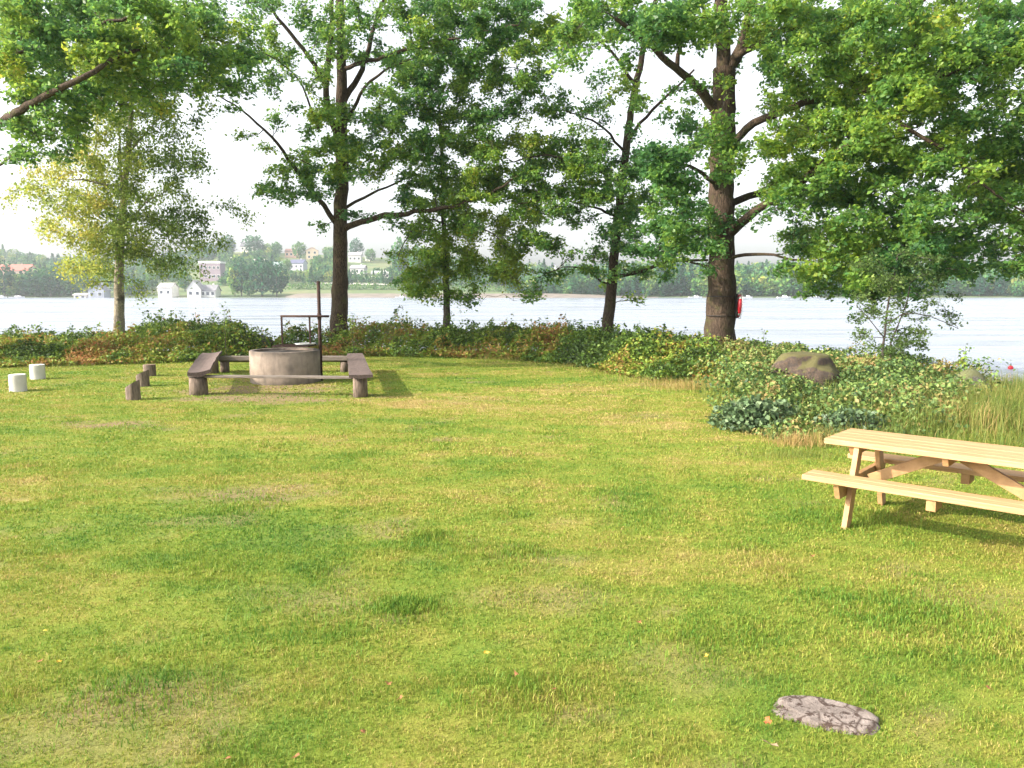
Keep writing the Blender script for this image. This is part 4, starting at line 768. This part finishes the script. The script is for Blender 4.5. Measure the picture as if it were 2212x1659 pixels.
for a in ((490, 541, 42, 'round dark tree on the skyline, left one of the pair above the hillside houses', 4, 1.15), (549, 541, 40, 'round dark tree on the skyline, right one of the pair beside the dark-roofed villa', 0, 1.3), (597, 556, 32, 'green tree on the hill just right of the dark-roofed villa', 2, .9), (770, 552, 44, 'dark pointed tree on the skyline right of the oak trunk behind the pit', 4, .8), (648, 560, 38, 'round tree between the two pinkish hill houses', 1, .9),
    (508, 641, 62, 'yellow-green tree on the far shore right of the white gabled house', 3, .6), (540, 642, 40, 'round teal-green tree at the waterline of the dark tree group', 2, .85), (522, 640, 78, 'dark tall tree in the middle of the group at the far waterline', 4, .7), (566, 641, 82, 'dark blue-green tree at the far waterline, in the group left of the rusty pole', 4, .85), (598, 641, 72, 'rightmost dark tree of the waterside group beyond the fire pit', 4, .8), (75, 641, 58, 'broad dark tree on the far shore near the left edge', 4, 1.1), (110, 641, 64, 'dark tree on the far shore left of the birch crown', 0, .9), (155, 640, 66, 'pale green tree on the far shore directly left of the birch crown', 1, .9), (10, 640, 72, 'dark tree on the far shore at the extreme left', 4, .8), (45, 640, 45, 'low tree on the far shore below the red-roofed building', 1, .9),
    (195, 636, 45, 'tree on the far shore just left of the grey boathouse', 0, .8), (330, 632, 45, 'tree between the birch trunk and the small white house', 1, .8), (400, 630, 42, 'tree between the two white shore houses', 2, .8), (300, 640, 38, 'dark bushy tree at the far waterline right of the birch trunk', 4, .9), (620, 590, 30, 'tree below the pinkish houses on the hill', 1, .9), (690, 588, 34, 'tree left of the sunlit oak trunk on the far hill', 2, .9), (800, 566, 30, 'tree on the hill right of the sunlit oak trunk', 1, .9), (815, 600, 22, 'low tree above the hedge on the far hillside', 0, 1.1), (867, 605, 88, 'tall pale green tree behind the hanging foliage of the small birch', 2, .55), (905, 610, 84, 'tall tree behind the small birch on the far shore', 1, .6),
    (430, 560, 36, 'tree on the far hill right of the birch crown', 0, 1), (455, 566, 40, 'dark tree on the hill left of the skyline pair', 4, .8), (1175, 600, 40, 'dark conifer near the lone white house on the right hill', 5, 1), (1240, 640, 66, 'tall tree at the far waterline left of the leaning oak', 2, .6), (1290, 640, 60, 'conifer at the far waterline directly left of the leaning oak', 6, 1.2), (1400, 641, 62, 'pale tree at the far waterline between the leaning oak and thick oak', 3, .6), (1470, 640, 68, 'dark conifer at the far waterline left of the thick oak', 5, 1.2), (2115, 640, 50, 'bluish conifer on the far shore at the right, beyond the sapling', 5, 1.4)):
    far_tree(*a)
# woods on the hills: one mass
Vs = []; Fs = []; Ts = []; b_ = 0
def wood_add(x, y, s, i, sub, tn=0):
    global b_
    V, Fc, tt = protos[i]; n = len(Fc); k = rng.permutation(n)[:sub]; a = rng.uniform(0, 6.283); VV = V.reshape(-1, 4, 3)[k]; f = (n / sub)**.22; cen = VV.mean(1, keepdims=True); VV = (cen + (VV - cen) * f).reshape(-1, 3)
    x2 = VV[:, 0] * math.cos(a) - VV[:, 1] * math.sin(a); y2 = VV[:, 0] * math.sin(a) + VV[:, 1] * math.cos(a); Vs.append(np.stack([x + x2 * s, y + y2 * s, float(hz(x, y)) - .5 + VV[:, 2] * s], 1)); Fs.append(np.arange(4 * sub).reshape(-1, 4) + b_); b_ += 4 * sub
    Ts.append(np.clip(tt.reshape(-1, 4)[k].ravel() + tn, 0, 1))
HOLES = [(30, 592, 45, 24), (540, 540, 34, 16), (655, 552, 55, 18), (460, 582, 45, 26), (435, 622, 55, 22), (640, 580, 45, 16), (790, 570, 70, 24), (215, 626, 40, 18), (365, 620, 25, 18), (1197, 580, 18, 14), (720, 622, 420, 16)]
cnt = 0
for _ in range(6800):
    d = random.choice((random.uniform(421, 470), random.uniform(430, 620), random.uniform(600, 740))); px = random.uniform(-500, 2750) if random.random() < .8 else random.uniform(420, 900); x = (px - 1106) / F * d; z = float(hz(x, d)); py = 631 - (z + 3 - 2) / d * F
    if z < -.6: continue
    if any(((px - a) / c_)**2 + ((py - b2_) / e)**2 < 1 for a, b2_, c_, e in HOLES): continue
    dens_ = float(fbm(px * .012, d * .02, 81, 3)); built = 430 < px < 860 or 0 < px < 60
    if dens_ < (.2 if built else .24): continue
    big_ = 1.0 if (px < 150 or px > 1150) else (.8 if built else .85)
    if px > 1150: big_ = .95 + .35 * (px > 1300) - (.25 if d < 440 else 0)
    wood_add(x, d, random.uniform(.6, 1.2) * big_, random.choice((0, 1, 2, 3, 4, 0, 5, 6, 1)), 150, random.uniform(-.15, .2)); cnt += 1
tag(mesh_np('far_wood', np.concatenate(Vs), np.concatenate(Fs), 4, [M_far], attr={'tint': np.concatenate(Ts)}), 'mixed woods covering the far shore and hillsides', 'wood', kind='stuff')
# hedges rows on the far slope (x 640..1050)
def hedge(px0, px1, py, hm, label, tn):
    n = 2600; px = rng.uniform(px0, px1, n); q0 = H((px0 + px1) / 2, py); d = q0[1] + rng.normal(0, 1.6, n); x = (px - 1106) / F * d; hh = hm * (.7 + .6 * fbm(px * .08, px * 0, 3, 2)); z = hz(x, d) + hh * rng.random(n)
    V, Fc = leaves(np.stack([x, d, z], 1), 1.0, .8, .3); tag(mesh_np('far_hedge', V, Fc, 4, [M_far], attr={'tint': np.repeat(np.clip(rng.normal(tn, .12, n), 0, 1), 4)}), label, 'hedge', 'hedge rows on the far slope')
hedge(625, 1180, 627, 3.6, 'lower grey-green hedge row just above the far beach', .62)
hedge(640, 1120, 612, 4.2, 'upper darker hedge row below the hillside road', .3)
M_beach = simple('beach_gravel', (.19, .165, .14), .25, .2, 1, 0)
def strip(name, px0, px1, d0, d1, lift, m_, n=60):
    pxs = np.linspace(px0, px1, n); v1 = []; 
    for p_ in pxs:
        for d in (d0, d1): x = (p_ - 1106) / F * d; v1.append((x, d, max(float(hz(x, d)), -.97) + lift))
    mb = MB(); mb.add(v1, [(2 * i, 2 * i + 2, 2 * i + 3, 2 * i + 1) for i in range(n - 1)]); return tag(mb.build(name, m_), kind='structure')
bx = np.linspace(620, 1420, 90); v1 = []
for p_ in bx:
    for d in (409.5, 413, 420, 428): x = (p_ - 1106) / F * d; v1.append((x, d, {409.5: -1.3, 413: -.6, 420: .6, 428: 1.2}[d] + .15 * random.random() - 1.9 * float(sstep(1180, 1420, p_)) - 1.5 * float(sstep(650, 620, p_))))
mb = MB(); mb.add(v1, [(4 * i + k, 4 * i + 4 + k, 4 * i + 5 + k, 4 * i + 1 + k) for i in range(89) for k in range(3)], True); tag(mb.build('far_beach', M_beach), kind='structure')
q = H(780, 617); strip('hillside_road', 680, 860, q[1], q[1] + 9, .5, simple('pale_road', (.5, .47, .42), .1, .5, .9, 0))

# ------------------------------------------------------------ far shore: houses
def wallm(c): return simple('house_wall', c, .08, .4, .8, 0)
M_glass = simple('window_glass', (.05, .06, .08), .2, .5, .2, 0, spec=.8); M_trim = simple('white_trim', (.75, .75, .72), .05, 1, .6, 0)
def house(px, py, wpx, wallpx, roofpx, wc, rc, label, rz=0, nwin=3, gable='side', dep=8, flatroof=False, name='house', cat='house', floors=1, winc=None, d=None):
    c = H(px, py) if d is None else np.array([*P(px, py, d)[:2], float(hz(*P(px, py, d)[:2]))]); s = c[1] / F; W = wpx * s; Hh = wallpx * s; Rr = roofpx * s; root = empty(name, tuple(c), label, cat, rz=rz); hw = W / 2; hd = dep / 2
    wm = wallm(wc); rm = simple('house_roof', rc, .12, .5, .8, 0); mb = MB(); mb.box((0, 0, Hh / 2 - 1), (hw, 0, 0), (0, hd, 0), (0, 0, Hh / 2 + 1))
    if not flatroof and gable == 'front': mb.prism([(-hw, -hd, Hh), (hw, -hd, Hh), (0, -hd, Hh + Rr - .15)], (0, dep, 0))
    if not flatroof and gable == 'side': mb.prism([(-hw, -hd, Hh), (-hw, hd, Hh), (-hw, 0, Hh + Rr - .15)], (W, 0, 0))
    mb.build('wall', wm, root); mb = MB(); o_ = .5
    if flatroof: mb.box((0, 0, Hh + Rr / 2), (hw + .3, 0, 0), (0, hd + .3, 0), (0, 0, Rr / 2))
    elif gable == 'front':
        for sg in (-1, 1): mb.prism([(sg * (hw + o_), -hd - o_, Hh - o_ * Rr / hw), (0, -hd - o_, Hh + Rr), (0, -hd - o_, Hh + Rr + .3), (sg * (hw + o_), -hd - o_, Hh + .3 - o_ * Rr / hw)], (0, dep + 2 * o_, 0))
    else:
        for sg in (-1, 1): mb.prism([(-hw - o_, sg * (hd + o_), Hh - o_ * Rr / hd), (-hw - o_, 0, Hh + Rr), (-hw - o_, 0, Hh + Rr + .3), (-hw - o_, sg * (hd + o_), Hh + .3 - o_ * Rr / hd)], (W + 2 * o_, 0, 0))
    rf = mb.build('roof', rm, root)
    if not flatroof and W > 8: mb = MB(); mb.box((hw * .35, .8, Hh + Rr), (.4, 0, 0), (0, .4, 0), (0, 0, 1.0)); mb.build('chimney', wm, rf)
    for f_ in range(floors):
        for k in range(nwin):
            xx = -hw + W * (k + .5) / nwin; zz = Hh * (f_ + .5) / floors; ww = min(.8, W / nwin * .3); wh = min(.85, Hh / floors * .3)
            mb = MB(); mb.box((xx, -hd - .03, zz), (ww + .15, 0, 0), (0, .06, 0), (0, 0, wh + .15)); wf_ = mb.build('window', M_trim, root); mb = MB(); mb.box((xx, -hd - .08, zz), (ww, 0, 0), (0, .05, 0), (0, 0, wh)); mb.build('pane', M_glass, wf_)
    return root
WH = (.72, .71, .66)
house(425, 635, 28, 17, 18, WH, (.35, .34, .34), 'white house with a steep front gable on the far shore', R(4), 2, 'front', 9, d=428)
house(455, 635, 32, 13, 11, WH, (.22, .22, .24), 'low white wing with a grey roof joined right of the white gabled house', 0, 3, 'side', 8, d=430)
house(364, 632, 30, 20, 9, WH, (.30, .29, .29), 'white house partly behind the birch foliage on the far shore', R(-5), 2, 'side', 8, d=430)
house(215, 638, 32, 17, 14, (.36, .38, .43), (.22, .22, .25), 'blue-grey boathouse at the far waterline left of the birch trunk', R(6), 2, 'front', 9, d=424)
house(178, 640, 26, 7, 3, (.6, .58, .52), (.5, .48, .44), 'low pale shed at the far waterline left of the blue-grey boathouse', 0, 2, 'side', 5, name='shed', cat='shed', d=423)
house(35, 602, 75, 17, 12, (.55, .40, .33), (.42, .13, .10), 'wide building with a red tiled roof on the far left hillside', 0, 7, 'side', 12, name='building', cat='building')
house(460, 606, 46, 36, 4, (.25, .20, .24), (.72, .72, .72), 'dark flat-roofed block with a white roof edge above the white gabled house', R(-4), 5, flatroof=True, floors=2, name='apartment_block', cat='building')
house(541, 543, 34, 10, 9, WH, (.15, .15, .17), 'hilltop villa with a wide dark roof below the right skyline tree', 0, 4, dep=10)
house(632, 556, 26, 12, 5, (.72, .45, .36), (.30, .17, .14), 'pinkish house on the hilltop right of the villa', 0, 3)
house(675, 560, 24, 18, 6, (.76, .60, .44), (.45, .22, .16), 'peach two-storey house on the hilltop left of the sunlit oak trunk', R(10), 2, floors=2, gable='front')
house(645, 583, 30, 14, 7, (.50, .52, .62), (.10, .11, .18), 'blue-white house with a dark blue roof on the mid hillside', R(-8), 3)
house(605, 582, 24, 8, 7, (.42, .50, .48), (.22, .28, .28), 'grey-green low house left of the dark blue roofed house', 0, 2)
house(558, 578, 26, 11, 6, (.58, .52, .50), (.40, .36, .34), 'pale grey house on the mid hillside below the villa', R(6), 3)
house(500, 566, 24, 6, 3, (.60, .60, .56), (.70, .69, .66), 'small house with a white roof left of the mid hillside', 0, 2)
house(768, 566, 26, 14, 6, (.64, .62, .62), (.35, .33, .34), 'pale house on the hill directly right of the sunlit oak trunk', 0, 3)
house(797, 548, 14, 12, 4, WH, (.30, .30, .32), 'tiny white house high on the hill right of the pointed tree', 0, 1, gable='front')
house(775, 592, 30, 12, 6, (.60, .58, .60), (.28, .27, .31), 'grey-roofed house above the hillside road right of the oak trunk', R(-6), 3)
house(825, 601, 40, 10, 5, WH, (.33, .35, .34), 'long low white house with a dark garage door left of the small birch', 0, 3, 'side')
house(735, 572, 20, 10, 6, (.66, .60, .5), (.35, .3, .28), 'cream house half hidden behind the sunlit oak trunk', 0, 2)
house(1196, 588, 16, 14, 8, (.55, .56, .64), (.14, .14, .16), 'lone bluish-white house in the right hill woods', 0, 1, 'front')
house(240, 585, 26, 10, 6, (.6, .58, .55), (.3, .28, .28), 'pale house glimpsed through the birch crown', 0, 2)

# ------------------------------------------------------------ boats, buoy
M_hull = simple('white_hull', (.8, .8, .8), .05, 1, .35, 0, spec=.6)
def boat(px, d, Lm, label, cabin=True):
    x = (px - 1106) / F * d; root = empty('motor_boat', (x, d, -1.0), label, 'boat', 'small white boats along the far shore'); ss = [(-.5, .9, .55), (-.2, 1, .55), (.2, .95, .6), (.42, .5, .68), (.5, .02, .75)]; vs = []
    for t, wv, h_ in ss: ww = .18 * Lm * wv; vs += [(t * Lm, -ww, h_), (t * Lm, -ww * .6, -.15), (t * Lm, ww * .6, -.15), (t * Lm, ww, h_)]
    mb = MB(); mb.add(vs, [(4 * i + k, 4 * i + 4 + k, 4 * i + 4 + (k + 1) % 4, 4 * i + (k + 1) % 4) for i in range(4) for k in range(4)] + [(0, 1, 2, 3)]); mb.build('hull', M_hull, root)
    if cabin: mb = MB(); mb.prism([(-.1 * Lm, -.12 * Lm, .5), (.25 * Lm, -.12 * Lm, .5), (.12 * Lm, -.12 * Lm, 1.35), (-.08 * Lm, -.12 * Lm, 1.35)], (0, .24 * Lm, 0)); cb = mb.build('cabin', M_hull, root); mb = MB(); mb.box((.02 * Lm, -.12 * Lm - .02, 1.0), (.08 * Lm, 0, 0), (0, .02, 0), (0, 0, .18)); mb.build('cabin_window', M_glass, cb)
for px, d, Lm, lab in ((8, 404, 7, 'white motor boat at the far left edge of the lake'), (44, 405, 8, 'white motor boat moored beyond the nearer white block, second from the left edge'), (1690, 404, 7, 'white boat on the far shore first to the right of the lifebuoy'), (1752, 404, 7.5, 'white boat on the far shore second to the right of the lifebuoy'), (1500, 404, 7, 'white boat on the far shore just left of the thick oak trunk'), (1612, 404, 5, 'white boat on the far shore right beside the lifebuoy'), (868, 408, 6, 'white boat drawn up left of the small birch on the far beach')): boat(px, d, Lm, lab)
by = G(2183, 797, -1.0); root = empty('marker_buoy', tuple(by), 'small red marker buoy floating on the lake at the right edge', 'buoy')
mb = MB(); vs = []; 
for i in range(7):
    for k in range(12): a = math.pi * (i + .01) / 6.02; vs.append((.10 * math.sin(a) * math.cos(k * .5236), .10 * math.sin(a) * math.sin(k * .5236), .04 - .10 * math.cos(a)))
mb.add(vs, [(i * 12 + k, i * 12 + (k + 1) % 12, (i + 1) * 12 + (k + 1) % 12, (i + 1) * 12 + k) for i in range(6) for k in range(12)], True); mb.build('float', M_red, root)
mb = MB(); mb.tube([(0, 0, .12), (0, 0, .22)], .012, 6); mb.build('eye_post', M_black, root)

# ------------------------------------------------------------ air
M_haze = bpy.data.materials.new('haze_air'); M_haze.use_nodes = True; nt = M_haze.node_tree; nt.nodes.clear(); out = nt.nodes.new('ShaderNodeOutputMaterial'); pv = nt.nodes.new('ShaderNodeVolumePrincipled')
pv.inputs['Color'].default_value = (.86, .95, 1, 1); pv.inputs['Density'].default_value = .00030; pv.inputs['Anisotropy'].default_value = .2; nt.links.new(pv.outputs[0], out.inputs['Volume'])
mb = MB(); mb.box((100, 420, 32.5), (1500, 0, 0), (0, 560, 0), (0, 0, 37.5)); tag(mb.build('haze', M_haze), kind='stuff')
